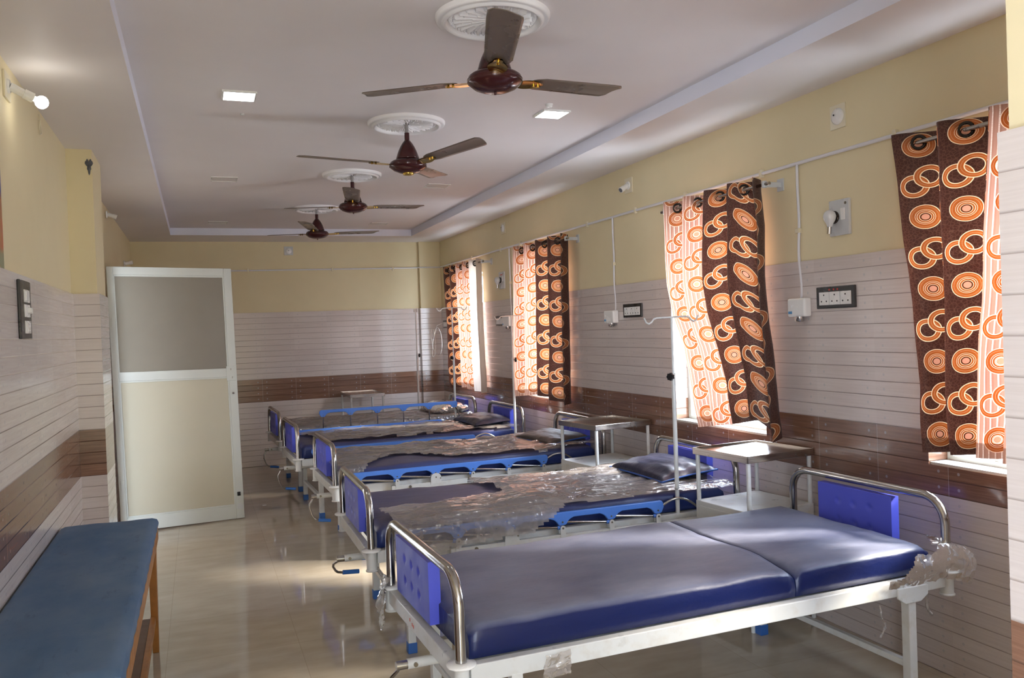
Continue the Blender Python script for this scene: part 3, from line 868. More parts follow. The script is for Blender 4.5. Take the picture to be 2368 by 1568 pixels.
m = MB(); m.box((cx1-.05, cy0+.14, .165), (cx1-.022, cy1-.09, .21)); m.build('shelf_rail', M['wood'], root, bevel=.003)

# ------------------------------------------------------------------ door leaf
droot = thing('door_leaf', 'open aluminium door leaf with grey frosted upper pane and cream lower board', 'door', (-.7255, 8.5155, .006), .1597)
DW, DH, TAU = 1.107, 2.457, .0148
def dp(a, b, c=0.0): return (a - b*math.sin(TAU)*1.0, c, b - a*math.sin(TAU) + .0154)
def dbox(m, a0, a1, b0, b1, c0=-.02, c1=.02, mat=0):
    vs = [dp(a, b, c) for c in (c0, c1) for (a, b) in ((a0,b0),(a1,b0),(a1,b1),(a0,b1))]
    m._add(vs, [(0,1,2,3),(7,6,5,4),(0,4,5,1),(1,5,6,2),(2,6,7,3),(3,7,4,0)], mat)
m = MB(); s = .075; z1 = 1.395; zf = .13
dbox(m, 0, s*.72, 0, DH); dbox(m, DW-s, DW, 0, DH); dbox(m, s*.72, DW-s, DH-.075, DH); dbox(m, s*.72, DW-s, z1, z1+.085); dbox(m, s*.72, DW-s, 0, zf)
m.build('frame', M['door_white'], droot, bevel=.004)
m = MB(); dbox(m, s*.72, DW-s, z1+.085, DH-.075, -.004, .004); m.build('glass_pane', M['frost'], droot)
m = MB(); dbox(m, s*.72, DW-s, zf, z1, -.006, .006); m.build('lower_board', M['door_cream'], droot)
m = MB()
for (a0, a1, b0, b1) in ((s*.72, s*.72+.014, zf, z1), (DW-s-.014, DW-s, zf, z1), (s*.72, DW-s, z1-.014, z1), (s*.72, DW-s, zf, zf+.012), (s*.72, s*.72+.012, z1+.085, DH-.075), (DW-s-.012, DW-s, z1+.085, DH-.075), (s*.72, DW-s, DH-.090, DH-.075)):
    dbox(m, a0, a1, b0, b1, -.015, .015)
m.build('glazing_bead', M['door_white'], droot, bevel=.002)
m = MB(); dbox(m, DW-.098, DW-.012, 1.36, 1.50, -.026, -.02); po = m.build('corner_plate', M['door_white'], droot, bevel=.002)
m = MB()
for a, b in ((DW-.055, 1.475), (DW-.045, 1.385), (DW-.055, 1.465), (DW-.043, 1.395)): m.cyl(dp(a, b, -.0285), dp(a, b, -.0255), .004, 8)
m.build('screw', M['bolt'], po)
m = MB(); m.cyl(dp(DW-.045, 1.235, -.02), dp(DW-.045, 1.235, -.034), .010, 14); m.build('lock', M['chrome'], droot)
m = MB(); dbox(m, DW-.060, DW-.028, .222, .262, -.028, -.02); m.build('tower_bolt', M['black'], droot, bevel=.006)
m = MB(); dbox(m, DW-.062, DW-.012, .09, .15, -.023, -.02); m.build('bolt_plate', M['grey_plate'], droot, bevel=.002)
m = MB(); dbox(m, .02, .05, .40, .48, -.03, .03); dbox(m, .02, .05, 1.9, 1.98, -.03, .03); m.build('hinge', M['door_white'], droot)

# ------------------------------------------------------------------ ceiling fans and plaster roses
def rose(c, label):
    m = MB(); R = .258
    prof = [(R, 0), (R, -.010), (R*.985, -.020), (R*.95, -.026), (R*.91, -.022), (R*.885, -.026), (R*.86, -.034), (R*.83, -.036), (R*.80, -.026), (R*.785, -.016), (R*.775, -.010)]
    m.lathe(prof, n=72)
    nr, na = 40, 528
    def pet(i, j):
        r = R*(.10+.68*i); a = 2*PI*j
        h = .008
        # bead row, then two tiers of leaf-shaped petals slanting round the centre
        if i > .88: h += .013*max(0, math.cos(60*a))**.5*math.sin(PI*(i-.88)/.12)
        def tier(N, i0, i1, off, hh, slant):
            if not i0 < i < i1: return 0.0
            k = (i-i0)/(i1-i0)
            s_ = ((a*N/(2*PI) + off + slant*i) % 1.0)*2-1
            wd = .98*math.sin(PI*min(1, .12+.88*k**.75))**.7
            if abs(s_) > wd: return 0.0
            q = s_/wd
            return hh*(1-q*q)**.6*(.35+.65*k) + hh*.35*math.exp(-(q/.16)**2)*(1-k)
        h += max(tier(22, .30, .87, 0, .022, .8), tier(22, .22, .70, .5, .017, .8), tier(14, .0, .42, .25, .020, .5))
        return (r*math.cos(a), r*math.sin(a), -h)
    m.grid(nr, na, pet)
    o = m.build('ceiling_rose', M['rose'], None, loc=c)
    tag(o, label, 'ceiling rose', 'plaster ceiling roses')
    h = MB(); h.lathe([(.001, -.0105), (.028, -.0105), (.028, -.004)], n=16); h.build('centre_hole', M['dark'], o)
def fan(c, angs, label, zh, cap, drop):
    x, y = c
    root = thing('ceiling_fan', label, 'ceiling fan', (x, y, zh), 0, 'ceiling fans in a row')
    up = ZT - zh
    m = MB(); m.cyl((0,0,.150), (0,0,up+.0), .0125, 14); m.build('down_rod', M['rod_grey'], root)
    m = MB(); m.cyl((0,0,.14), (0,0,.225), .0165, 14)
    m.lathe([(.017, .176), (.024, .168), (.036, .152), (.049, .130), (.060, .106), (.069, .082), (.075, .062), (.078, .052), (.076, .046), (.03, .046)], n=32)
    m.build('canopy', M['fan_maroon'], root)
    m = MB(); m.cyl((0,0,.03), (0,0,.06), .05, 24)
    m.lathe([(.0, .042), (.085, .041), (.105, .036), (.118, .026), (.1235, .010), (.1235, .002), (.119, -.006), (.112, -.012), (.095, -.026), (.065, -.038), (.04, -.044), (.0, -.046)], n=48)
    mo = m.build('motor_housing', M['fan_maroon'], root)
    m = MB()
    for z in (.012, .0): m.lathe([(.1238, z+.002), (.1252, z), (.1238, z-.002)], n=48)
    if cap: m.lathe([(.036, -.040), (.037, -.047), (.034, -.055), (.02, -.058), (.0, -.059)], n=24, mat=1)
    else: m.lathe([(.006, -.044), (.006, -.055), (.0, -.056)], n=10, mat=0)
    m.build('trim_ring', [M['fan_maroon'], M['brass']], mo)
    for ang in angs:
        a = math.radians(ang); d = Vector((math.cos(a), math.sin(a), 0)); t = Vector((-d.y, d.x, 0))
        tip = .035; pitch = -.12
        def P(r, s, dz=0):
            k = (r-.10)/.62
            return d*r + t*(s*math.cos(pitch)) + Vector((0,0, .016 + tip*k + s*math.sin(pitch) + dz))
        bl = MB()
        def width(r):
            k = (r-.20)/.52
            return .060 + .012*k
        rows = [.195, .21, .25, .35, .45, .55, .65, .70, .715, .722]
        ns = 8
        for dz in (0, .003):
            vs = []; 
            for r in rows:
                w = width(r); 
                if r > .69: w -= .03*((r-.69)/.032)**2
                if r < .25: w *= .62+.38*((r-.195)/.055)**.6
                for q in range(ns+1):
                    s_ = -w + 2*w*q/ns
                    vs.append(P(r - (.03*q/ns if r > .69 else 0), s_, dz + .004*math.cos(PI*(q/ns-.5))))
            fs = [(i*(ns+1)+q, i*(ns+1)+q+1, (i+1)*(ns+1)+q+1, (i+1)*(ns+1)+q) for i in range(len(rows)-1) for q in range(ns)]
            bl._add(vs, fs, 0, True)
        nb = len(rows)*(ns+1)
        for i in range(len(rows)-1):
            for q in (0, ns):
                k0, k1 = i*(ns+1)+q, (i+1)*(ns+1)+q
                bl.f.append((k0, k1, k1+nb, k0+nb)); bl.m.append(0); bl.sm.append(False)
        for i in (0, len(rows)-1):
            for q in range(ns):
                k0 = i*(ns+1)+q; bl.f.append((k0, k0+1, k0+1+nb, k0+nb)); bl.m.append(0); bl.sm.append(False)
        bo = bl.build('blade', M['fan_blade'], root)
        br = MB()
        br.grid(8, 4, lambda i, j: P(.105+.155*i, (-1+2*j)*(.018+.026*math.sin(PI*min(1, i*1.1))), -.004+.004*math.sin(PI*j)))
        br.grid(8, 4, lambda i, j: P(.105+.155*i, (-1+2*j)*(.018+.026*math.sin(PI*min(1, i*1.1))), -.009+.003*math.sin(PI*j)))
        for r in (.215, .24): br.cyl(P(r, 0, -.012), P(r, 0, .008), .006, 8)
        br.build('blade_bracket', M['brass'], bo)
    return root
FX = [(1.295, 3.55), (1.365, 5.50), (1.325, 7.38), (1.285, 9.42)]
FA = [(14, 134, 254), (57, 177, 297), (19, 139, 259), (12, 132, 252)]
RL = ['largest plaster ceiling rose, over the nearest fan', 'plaster ceiling rose over the second fan', 'plaster ceiling rose over the third fan', 'farthest plaster ceiling rose, over the last fan']
FL = ['nearest maroon ceiling fan, largest, with dark brown blades', 'second maroon ceiling fan from the camera, brass cap under its motor', 'third maroon ceiling fan from the camera, one blade hiding its cone', 'farthest maroon ceiling fan, hanging before the far cove']
for k in range(4):
    rose((FX[k][0], FX[k][1], ZT), RL[k])
    fan(FX[k], FA[k], FL[k], 2.885, k == 1, 0)

# ceiling light panels
def led(c, on, label, sx=.20, sy=.20):
    root = thing('ceiling_light', label, 'ceiling light', (c[0], c[1], ZT), 0, 'square ceiling light panels')
    m = MB(); t = .010; hx, hy = sx/2, sy/2
    z = -.012 if on else -.004
    for (a, b) in (((-hx-t,-hy-t),(hx+t,-hy)), ((-hx-t,hy),(hx+t,hy+t)), ((-hx-t,-hy),(-hx,hy)), ((hx,-hy),(hx+t,hy))):
        m.box((a[0],a[1],z), (b[0],b[1],.0))
    m.build('frame', M['plastic_white'], root)
    m = MB(); m.box((-hx,-hy,z+.002), (hx,hy,-.001)); m.build('diffuser', M['led_on' if on else 'led_off'], root)
led((.279, 5.075), True, 'lit square ceiling panel on the left, level with the second fan', .17, .17)
led((2.235, 5.06), True, 'lit square ceiling panel on the right, between the nearest fan and the cove', .17, .17)
led((.275, 7.79), False, 'unlit square ceiling panel on the left, beside the third fan')
led((2.225, 7.85), False, 'unlit square ceiling panel on the right, beside the second fan')
led((.285, 10.72), False, 'unlit far square ceiling panel on the left, near the far cove')
led((2.235, 10.68), False, 'unlit far square ceiling panel on the right, near the far cove')
m = MB(); m.lathe([(.0,-.010),(.012,-.009),(.014,0)], n=14)
tag(m.build('ceiling_hook', M['grey_plate'], None, loc=(.318, 5.50, ZT)), 'small grey ceiling fixing beside the left lit panel', 'ceiling fitting')
m = MB(); m.lathe([(.0,-.018),(.02,-.015),(.026,0)], n=14)
tag(m.build('ceiling_hook', M['plastic_white'], None, loc=(2.13, 4.86, ZT)), 'small white ceiling fixing beside the right lit panel', 'ceiling fitting')

# ------------------------------------------------------------------ curtains
def curtain(label, left, right, hem, panels, top=2.655, amp=.055, x0=3.275, blow=None, shift=None, bulge=None):
    """left/right: (z, y) tables; panels: list of material keys, one per pleat"""
    root = thing('curtain', label, 'curtain', (0, 0, 0), 0, 'eyelet curtains at the windows')
    n = len(panels); seg = 24; nz = 60; left = sorted(left); right = sorted(right)
    m = MB(); uvs = []
    mats = [M['cur_brown'], M['cur_light'], M['cur_back']]
    idx = {'b': 0, 'l': 1, 'w': 2}
    nu = n*seg
    def pt(t, zz):
        zb = interp(hem, t); z = zb + (top-zb)*zz
        ztab = z
        yl, yr = interp(left, ztab), interp(right, ztab)
        y = yl + (yr-yl)*t
        ph = (t*n) % 1.0
        s = ph/.74 if ph < .74 else 1-(ph-.74)/.26
        s = .5-.5*math.cos(PI*s)
        x = x0 - amp + 2*amp*s
        k = 1-zz
        x += .018*k*fbm(t*3.1+yl, z*1.3) ; y += .022*k*fbm(t*2.7+7+yl, z*1.6)
        if bulge: x += bulge(t, zz)
        if zz > .985: z -= .010*s
        return (min(x, XR-.022), y, z)
    m.grid(nu, nz, lambda i, j: pt(i, j), matfn=lambda i, j: idx[panels[min(n-1, int(i*n))]])
    me = m.build('cloth', mats, root, fix=False)
    uv = me.data.uv_layers.new(name='UVMap')
    per = .205/ .74*1.02
    for p in me.data.polygons:
        # panel of this face, so that a column of circles sits on each pleat
        lo = min(vi % (nu+1) for vi in p.vertices); pan = min(n-1, lo//seg)
        for li, vi in zip(p.loop_indices, p.vertices):
            i = vi % (nu+1); j = vi//(nu+1)
            f_ = (i-pan*seg)/seg
            U = pan*.41 + f_*.205/.74*1.0*.98
            z = me.data.vertices[vi].co.z; zb = interp(hem, i/nu)
            off = shift[pan] if shift else 0
            uv.data[li].uv = (U, (z-zb) if not off else (z-zb)+off)
    # eyelets on the rod
    for k in range(n):
        t = (k+.37)/n; yl, yr = interp(left, 2.57), interp(right, 2.57); y = yl+(yr-yl)*t
        e = MB(); R = .030
        d = Vector((amp*2, (yr-yl)/n*.74, 0)).normalized()
        pts = [(x0 + d.x*R*math.cos(2*PI*q/20), y + d.y*R*math.cos(2*PI*q/20), 2.60 + R*math.sin(2*PI*q/20)) for q in range(20)]
        e.tube(pts, .0085, 8, closed=True); e.build('eyelet', M['eyelet'], root)
    return root
def rod(y0, y1, label):
    root = thing('curtain_rod', label, 'curtain rod', (0,0,0), 0, 'curtain rods over the windows')
    m = MB(); m.cyl((3.275, y0, 2.60), (3.275, y1, 2.60), .0105, 12); m.build('tube', M['rod_steel'], root)
    for y in (y0+.05, y1-.05):
        m = MB(); m.box((XR-.008, y-.03, 2.562), (XR, y+.03, 2.638)); m.box((3.262, y-.011, 2.585), (XR-.006, y+.011, 2.615)); m.cyl((3.275, y, 2.58), (3.275, y, 2.62), .016, 12)
        m.build('bracket', M['grey_plate'], root, bevel=.002)
curtain('brown and striped curtain of the nearest window, cut by the tiled pier', [(2.63,3.185),(2.43,3.158),(2.13,3.129),(1.83,3.088),(1.41,3.057),(1.12,3.055)], [(2.63,2.10),(2.19,2.23),(1.70,2.38),(1.12,2.47)],
        [(0,1.118),(.5,1.130),(1,1.12)], 'bbll', amp=.062)
curtain('curtain blown aside by wind, bright window gap at its left', [(2.657,5.336),(2.365,5.33),(2.048,5.315),(1.825,5.247),(1.607,5.112),(1.305,5.032),(1.048,4.962)], [(2.571,4.288),(2.354,4.253),(2.038,4.26),(1.72,4.243),(1.351,4.212),(1.033,4.175)],
        [(0,1.050),(.45,1.10),(.80,1.16),(.88,1.08),(1,1.022)], 'llbb', amp=.058, shift=[0, .1725, 0, .1725], bulge=lambda t, zz: -.05*math.sin(PI*min(1, (1-zz)*1.2))*math.sin(PI*t))
curtain('straight curtain of the third window, striped half left and brown half right', [(2.657,8.453),(2.051,8.488),(1.03,8.578)], [(2.587,7.188),(1.999,7.218),(1.038,7.231)],
        [(0,1.03),(.45,1.085),(.75,1.06),(1,1.03)], 'llbb', amp=.058)
curtain('farthest curtain, one dark brown half and one sunlit striped half', [(2.63,11.211),(1.801,11.15),(.966,11.091)], [(2.607,9.764),(1.785,9.776),(1.016,9.715)],
        [(0,.985),(.5,1.03),(1,.995)], 'bbllw', amp=.05)
rod(1.95, 3.165, 'steel curtain rod over the nearest window')
rod(4.20, 5.46, 'steel curtain rod over the window with the blown curtain')
rod(7.14, 8.47, 'steel curtain rod over the third window')
rod(9.62, 11.2, 'steel curtain rod over the farthest window')

# ------------------------------------------------------------------ conduits
xc = XR-.012
root = thing('conduit', 'grey-white pvc conduit running along the window wall above the curtains', 'conduit', (0,0,0))
m = MB(); m.tube([(xc, 1.2, 2.695), (xc, YF-.09, 2.712)], .0105, 10); m.build('pipe', M['pvc'], root)
for y in (3.33, 4.42, 6.05, 6.95, 8.65, 9.3, 10.4, 11.35, 2.2, 5.3):
    m = MB(); z = 2.695+(y-1.2)*.0016; m.box((XR-.026, y-.012, z-.026), (XR, y+.012, z+.026)); m.build('clip', M['plastic_cream'], root, bevel=.003)
root = thing('conduit', 'grey-white pvc conduit running across the end wall', 'conduit', (0,0,0))
m = MB(); m.tube([(XL+.02, YF-.012, 2.685), (3.07, YF-.012, 2.712)], .0105, 10); m.tube([(3.07, YF-.012, 2.712), (3.075, YF-.072, 2.712), (XR-.015, YF-.072, 2.714)], .0105, 10); m.build('pipe', M['pvc'], root)
for x in (.685, 1.83, 2.70):
    m = MB(); m.box((x-.012, YF-.026, 2.675), (x+.012, YF, 2.727)); m.build('clip', M['plastic_cream'], root, bevel=.003)
def drop(y, z1, ty, label, fan_=None):
    root = thing('conduit_drop', label, 'conduit', (0,0,0), 0, 'conduit drops to the wall boxes')
    m = MB(); n = 14
    m.tube([(xc - (.02 if 0 else 0), y + .012*math.sin(i*.9)*(i/n), 2.695-(2.695-z1)*i/n) for i in range(n+1)], .0085, 8); m.build('pipe', M['pvc'], root)
    for z in (2.30,):
        m = MB(); m.box((XR-.024, y-.012, z-.014), (XR, y+.022, z+.014)); m.build('clip', M['plastic_cream'], root, bevel=.002)
    return root
drop(4.085, 1.86, 0, 'pvc conduit drop to the white box right of the blown curtain')
drop(6.46, 1.87, 0, 'pvc conduit drop to the white box left of the blown curtain')
drop(9.02, 1.88, 0, 'pvc conduit drop to the white box between the two far windows')
drop(11.32, 1.95, 0, 'pvc conduit drop beside the farthest curtain, at the corner')

# ------------------------------------------------------------------ wall fittings on the right wall
xt = XR-TK
def wall_box(y0, y1, z0, z1, label):
    root = thing('junction_box', label, 'switch box', (0,0,0), 0, 'white boxes at the conduit ends')
    m = MB(); m.box((xt-.055, y0, z0), (xt, y1, z1)); m.build('case', M['plastic_white'], root, bevel=.012, seg=3)
    yc = (y0+y1)/2
    m = MB(); m.lathe([(.026, .0), (.026, -.028), (.020, -.032), (.001, -.032)], (xt-.028, yc, z0+.002), 18); m.build('outlet', M['chrome'], root)
    m = MB(); m.cyl((xt-.055, y1-.03, z1-.05), (xt-.058, y1-.03, z1-.05), .014, 14); m.build('dial', M['plastic_white'], root)
    m = MB(); m.box((xt-.0565, y1-.045, z0+.018), (xt-.0552, y1-.012, z0+.034)); m.build('print_mark', M['print_blue'], root)
wall_box(3.99, 4.145, 1.785, 1.895, 'white plastic box with metal outlet beside the black socket plate, near end')
wall_box(6.40, 6.58, 1.790, 1.900, 'white plastic box with metal outlet, left of the blown curtain')
wall_box(8.96, 9.19, 1.800, 1.925, 'white plastic box with metal outlet, between the two far windows')
def socket_plate(y0, y1, z0, z1, n, label, pins=True):
    root = thing('socket_plate', label, 'socket', (0,0,0), 0, 'black framed socket plates')
    m = MB(); m.box((xt-.012, y0, z0), (xt, y1, z1)); m.build('surround', M['black'], root, bevel=.004)
    pad = .026; w = (y1-y0-2*pad)/n; hz = (z1-z0)*.60; zc = (z0+z1)/2 - .005
    for k in range(n):
        a = y1-pad-w*k; 
        m = MB(); m.box((xt-.017, a-w+.002, zc-hz/2), (xt-.010, a-.002, zc+hz/2)); so = m.build('socket', M['plastic_white'], root, bevel=.002)
        if pins:
            h = MB(); yc = a-w/2
            for dy, dz in ((0, .020), (.020, -.016), (-.020, -.016)): h.cyl((xt-.0175, yc+dy*min(1, w/.08), zc+dz), (xt-.0165, yc+dy*min(1, w/.08), zc+dz), .005, 8)
            h.build('pin_hole', M['dark'], so)
    return root
s = socket_plate(3.632, 3.938, 1.826, 1.950, 3, 'black framed plate of three white sockets near the nearest window')
m = MB()
for y in (3.83, 3.795, 3.765): m.box((xt-.0135, y-.006, 1.928), (xt-.0118, y+.004, 1.938))
m.build('red_mark', M['print_red'], s)
socket_plate(5.985, 6.30, 1.832, 1.945, 3, 'black framed plate of three white sockets left of the blown curtain')
socket_plate(9.235, 9.53, 1.810, 1.930, 3, 'black framed plate of white switches between the two far windows', False)
socket_plate(11.575, 11.84, 1.815, 1.925, 2, 'black framed switch plate in the far corner', False)
def night_lamp(y0, y1, z0, z1, label, bulb='bulb_off'):
    root = thing('night_lamp', label, 'wall lamp', (0,0,0), 0, 'night lamp plates')
    m = MB(); m.box((XR-.018, y0, z0), (XR, y1, z1)); m.build('plate', M['grey_plate'], root, bevel=.004)
    yc = y0+(y1-y0)*.70; zc = z0+(z1-z0)*.52
    m = MB(); m.cyl((XR-.018, yc, zc), (XR-.030, yc, zc), .034, 24); m.lathe([(.036, -.021), (.036, -.03), (.03, -.032), (.03, -.021)], (XR, yc, zc), 24, 0, 'x'); m.build('socket_ring', M['eyelet'], root)
    m = MB(); m.cyl((XR-.032, yc, zc-.005), (XR-.055, yc+.01, zc-.055), .012, 12); mo = m.build('bulb_cap', M['chrome'], root)
    c = Vector((XR-.055, yc, zc+.006)); R = .036
    m = MB(); m.lathe([(.012, -.06), (.020, -.040), (.031, -.022), (R, 0), (.030, .020), (.016, .032), (.0, R)], c, 24); m.build('bulb', M[bulb], root)
    m = MB(); m.cyl(c+Vector((0,.004,-.058)), c+Vector((0,.008,-.098)), .0125, 12); m.build('bulb_base', M['chrome'], root)
    m = MB(); m.box((XR-.024, y0+.03, zc-.02), (XR-.016, y0+.06, zc+.045)); m.build('switch', M['plastic_white'], root, bevel=.002)
    m = MB(); m.cyl((XR-.020, y0+.025, z1-.025), (XR-.017, y0+.025, z1-.025), .008, 10); m.build('screw', M['bolt'], root)
    return root
night_lamp(3.667, 3.822, 2.232, 2.432, 'pale grey night lamp plate with bulb, above the three-socket plate near the nearest window')
nl = night_lamp(9.21, 9.39, 2.245, 2.445, 'pale grey night lamp plate with bulb, between the two far windows')
m = MB(); m.box((XR-.0195, 9.26, 2.405), (XR-.0178, 9.34, 2.415)); m.build('print_mark', M['print_red'], nl)
def blank_plate(y0, y1, z0, z1, label, mat='plastic_cream'):
    root = thing('cover_plate', label, 'cover plate', (0,0,0), 0, 'lamp cover plates high on the walls')
    m = MB(); m.box((XR-.008, y0, z0), (XR, y1, z1)); m.build('plate', M[mat], root, bevel=.002)
    yc, zc = (y0+y1)/2-.002, (z0+z1)/2
    m = MB(); m.lathe([(.046, -.008), (.045, -.014), (.034, -.022), (.0, -.026)], (XR, yc, zc), 28, 0, 'x'); do = m.build('dome', M['plastic_white'], root)
    m = MB(); m.cyl((XR-.024, yc+.012, zc+.008), (XR-.0275, yc+.012, zc+.008), .005, 8); m.build('cable_hole', M['dark'], do)
blank_plate(3.684, 3.802, 2.828, 2.962, 'cream cover plate with white dome above the night lamp, nearest on the window wall')
blank_plate(9.14, 9.285, 2.885, 3.012, 'cream cover plate with white dome between the two far windows')
root = thing('cover_plate', 'square white cover plate high on the end wall', 'cover plate', (0,0,0), 0, 'lamp cover plates high on the walls')
m = MB(); m.box((1.175, YF-.008, 2.905), (1.298, YF, 3.025)); m.build('plate', M['grey_plate'], root, bevel=.002)
m = MB(); m.lathe([(.042, -.008), (.04, -.014), (.0, -.02)], (1.236, YF, 2.965), 24, 0, 'y'); do = m.build('dome', M['plastic_white'], root)
m = MB(); m.cyl((1.236, YF-.018, 2.967), (1.236, YF-.0225, 2.967), .005, 8); m.build('cable_hole', M['dark'], do)
def bulb_holder(base, n, d, label, lit=None, k=1.0, plate=True):
    """angled batten holder: base point on the wall, wall normal n, holder direction d"""
    root = thing('bulb_holder', label, 'bulb holder', base, 0, 'angled bulb holders on the walls')
    n = Vector(n); d = Vector(d).normalized(); t = Vector((0,1,0)); z = Vector((0,0,1))
    if plate:
        m = MB(); h = .062; vs = [t*a*h+z*b*h+n*c for c in (0, .010) for (a, b) in ((-1,-1),(1,-1),(1,1),(-1,1))]
        m._add(vs, [(0,1,2,3),(7,6,5,4),(0,4,5,1),(1,5,6,2),(2,6,7,3),(3,7,4,0)]); m.build('plate', M['plastic_cream'], root, bevel=.002)
    m = MB(); m.tube([n*.008, n*.02], [.036, .030], 20); m.tube([n*.018, n*.018+d*.05*k], [.020, .019], 18); m.tube([n*.018+d*.05*k, n*.018+d*.085*k], [.023, .0235], 20)
    m.build('holder', M['plastic_white'], root)
    e = n*.018+d*.0865*k
    if lit:
        R = .030; ax = d
        m = MB(); m.tube([e, e+d*.012], [.0135, .014], 14); m.build('bulb_cap', M['grey_plate'], root)
        m = MB(); cpos = e+d*.036
        prof = [(-.026, .014), (-.018, .024), (-.006, R), (.006, R), (.018, .0245), (.026, .014), (.030, .001)]
        m.tube([cpos+d*a for a, r in prof], [r for a, r in prof], 20); m.build('bulb', M['bulb_on'], root)
    else:
        m = MB(); m.tube([e-d*.002, e+d*.0005], [.0185, .0185], 16); m.build('socket_mouth', M['hole'], root)
    return root
bulb_holder((XR, 6.165, 2.925), (-1, 0, 0), (-.75, -.15, -.45), 'white angled bulb holder without a bulb, above the gap left of the blown curtain')
bulb_holder((XL, 4.42, 2.975), (1, 0, 0), (.78, .30, -.35), 'angled bulb holder with a lit round bulb high on the left wall', lit=True, k=1.2)
bulb_holder((XL, 8.90, 3.01), (1, 0, 0), (.8, .1, -.25), 'white bulb holder on the left wall just beyond the pillar', plate=False)
bulb_holder((XL, 10.82, 2.70), (1, 0, 0), (.8, .1, .15), 'small fitting on the left wall above the door leaf', plate=False)

# ------------------------------------------------------------------ left wall fittings
xl = XL+TK
root = thing('switch_panel', 'tall black switch panel with three white switches on the left wall', 'switch panel', (0,0,0))
m = MB(); 
m = MB(); m.box((xl, 4.395, 1.812), (xl+.014, 4.650, 2.088)); m.build('surround', M['black'], root, bevel=.004)
for k, z in enumerate((2.015, 1.945, 1.868)):
    m = MB(); m.box((xl+.012, 4.475, z-.030), (xl+.018, 4.600, z+.030)); so = m.build('switch_module', M['plastic_white'], root, bevel=.002)
    m = MB()
    if k == 1: m.cyl((xl+.017, 4.545, z), (xl+.036, 4.545, z), .016, 16)
    else: m.box((xl+.0175, 4.495, z-.022), (xl+.022, 4.58, z+.022))
    m.build('fan_knob' if k == 1 else 'rocker', M['plastic_white'], so, bevel=.002)
root = thing('wire_loop', 'thin cream wire loop hanging on the left wall past the lit bulb', 'wire', (0,0,0))
xl2 = xl; xl = XL+.001
m = MB(); pts = [(xl+.004, 5.275, 3.06), (xl+.012, 5.27, 3.03), (xl+.010, 5.245, 2.98), (xl+.01, 5.255, 2.945), (xl+.012, 5.285, 2.955), (xl+.01, 5.29, 3.0), (xl+.006, 5.28, 3.03)]
m.tube(pts, .0035, 6); m.build('wire', M['plastic_cream'], root)
m = MB()
def holef(i, j):
    a = 2*PI*i; r = j*(.024+.008*math.sin(3*a)+.004*math.sin(7*a))
    return (-.640+r*math.cos(a)*.8, 6.3075-.003*(1-j), 2.982+r*1.9*math.sin(a))
m.grid(28, 4, holef)
tag(m.build('broken_socket', M['hole'], None), 'broken grey hole in the yellow pillar below the ceiling', 'broken socket')
def poster():
    m = NT('colour_poster'); o = m.obj()
    sx = m.n('ShaderNodeSeparateXYZ'); m.l(o, sx.inputs[0])
    z = sx.outputs[2]
    c = m.mix(m.maprange(z, .30, .34), (.45, .20, .08), (.03, .05, .22))
    c = m.mix(m.maprange(z, .06, .09, 1.0, 0.0), c, (.25, .27, .16))
    c = m.mix(m.math('MULTIPLY', m.maprange(m.noise(o, 7), .5, .6), .5), c, (.55, .10, .05))
    m.set(color=c, rough=.35); return m.mat
m = MB(); m.box((XL, 3.50, 0), (XL+.004, 4.205, .55))
o = m.build('poster', poster(), None); o.location = (0, 0, 2.115+.005)
tag(o, 'sliver of a colourful poster at the left edge above the tiles', 'poster')

# clear drip tube hanging by the far corner switch
root = thing('drip_tube', 'coiled clear drip tube hanging at the farthest curtain below the corner switch', 'tube', (0,0,0))
m = MB(); c = Vector((3.12, 11.40, 1.62)); pts = []
for k in range(60):
    a = k/60*2*PI*2.4; R = .10+.035*math.sin(k*.23)
    pts.append((c.x+.05*math.sin(a*.5), c.y+R*1.7*math.cos(a), c.z-.05+R*1.9*math.sin(a)))
m.tube(pts, .0018, 6); m.tube([pts[0], (3.2, 11.55, 1.85), (3.36, 11.72, 1.90)], .0028, 6); m.build('hose', M['tube_clear'], root)
# paper fleck on the floor
m = MB(); m.box((.575, 9.20, 0), (.615, 9.23, .003)); tag(m.build('paper_scrap', M['plastic_white'], None), 'tiny white paper scrap on the floor beside the fourth bed', 'paper')

# ------------------------------------------------------------------ light
SUN, SKY, EXPO = 10.0, 14.0, .66
world = bpy.data.worlds.new('sky'); scene.world = world; world.use_nodes = True
nt = world.node_tree; bg = nt.nodes['Background']
tc = nt.nodes.new('ShaderNodeTexCoord'); sx = nt.nodes.new('ShaderNodeSeparateXYZ'); nt.links.new(tc.outputs['Generated'], sx.inputs[0])
mr = nt.nodes.new('ShaderNodeMapRange'); nt.links.new(sx.outputs[2], mr.inputs[0]); mr.inputs[1].default_value = -.05; mr.inputs[2].default_value = .25
mx = nt.nodes.new('ShaderNodeMix'); mx.data_type = 'RGBA'; nt.links.new(mr.outputs[0], mx.inputs[0])
mx.inputs[6].default_value = (.76, .83, .94, 1); mx.inputs[7].default_value = (.83, .97, 1.19, 1)
nt.links.new(mx.outputs[2], bg.inputs[0]); bg.inputs[1].default_value = SKY
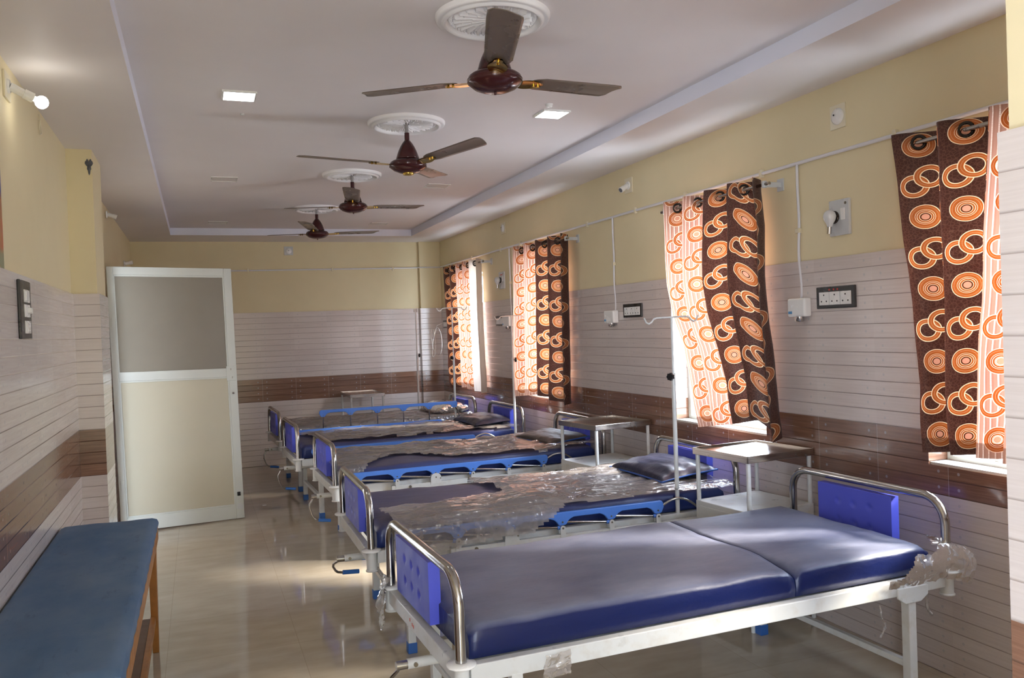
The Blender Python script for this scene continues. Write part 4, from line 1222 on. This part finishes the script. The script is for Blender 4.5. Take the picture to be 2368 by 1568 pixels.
def portal(name, loc, rot, sx, sy):
    l = bpy.data.lights.new(name, 'AREA'); l.shape = 'RECTANGLE'; l.size = sx; l.size_y = sy
    l.cycles.is_portal = True
    o = bpy.data.objects.new(name, l); COL.objects.link(o); o.location = loc; o.rotation_euler = rot
    return o
for k, (a, b) in enumerate(wins):
    portal('window_light', (XR+.19, (a+b)/2, (ZS+ZH)/2), (0, PI/2, 0), ZH-ZS, b-a)
portal('added_opening_light', (XL-.19, (OY0+OY1)/2, OZ/2), (0, -PI/2, 0), OZ, OY1-OY0)  # sky portal in the added left-wall opening
sun = bpy.data.lights.new('sun', 'SUN'); sun.energy = SUN; sun.angle = math.radians(9); sun.color = (1.0, .91, .78)
so = bpy.data.objects.new('sun', sun); COL.objects.link(so)
so.rotation_euler = Vector((-1.0, .40, -math.tan(math.radians(36))*1.077)).to_track_quat('-Z', 'Y').to_euler()
for yy, rx in ((4.6, PI/2), (11.6, -PI/2)):
    portal('added_corridor_light', (XL-1.0, yy, 1.5), (rx, 0, 0), 1.6, 3.0)  # sky portals at the open ends of the added corridor

# ------------------------------------------------------------------ camera
cam = bpy.data.cameras.new('camera'); co = bpy.data.objects.new('camera', cam); COL.objects.link(co)
cam.sensor_width = 36.0; cam.lens = 1938.0/2368*36.0; cam.clip_start = .05
yaw, pitch, roll = .35894, -.01345, -.03627
fwd = Vector((math.sin(yaw)*math.cos(pitch), math.cos(yaw)*math.cos(pitch), math.sin(pitch)))
r0 = Vector((math.cos(yaw), -math.sin(yaw), 0)); u0 = r0.cross(fwd)
rt = r0*math.cos(roll)+u0*math.sin(roll); upv = -r0*math.sin(roll)+u0*math.cos(roll)
R = Matrix((rt, upv, -fwd)).transposed().to_4x4(); R.translation = (0, 0, 1.782)
co.matrix_world = R
scene.camera = co
scene.view_settings.view_transform = 'Standard'; scene.view_settings.look = 'None'
scene.view_settings.exposure = EXPO; scene.view_settings.gamma = 1.0
scene.view_settings.use_curve_mapping = False
cy = scene.cycles
cy.max_bounces = 9; cy.diffuse_bounces = 6; cy.glossy_bounces = 4; cy.transmission_bounces = 6; cy.transparent_max_bounces = 12
cy.sample_clamp_indirect = 8.0; cy.use_denoising = True; cy.caustics_reflective = False; cy.caustics_refractive = False
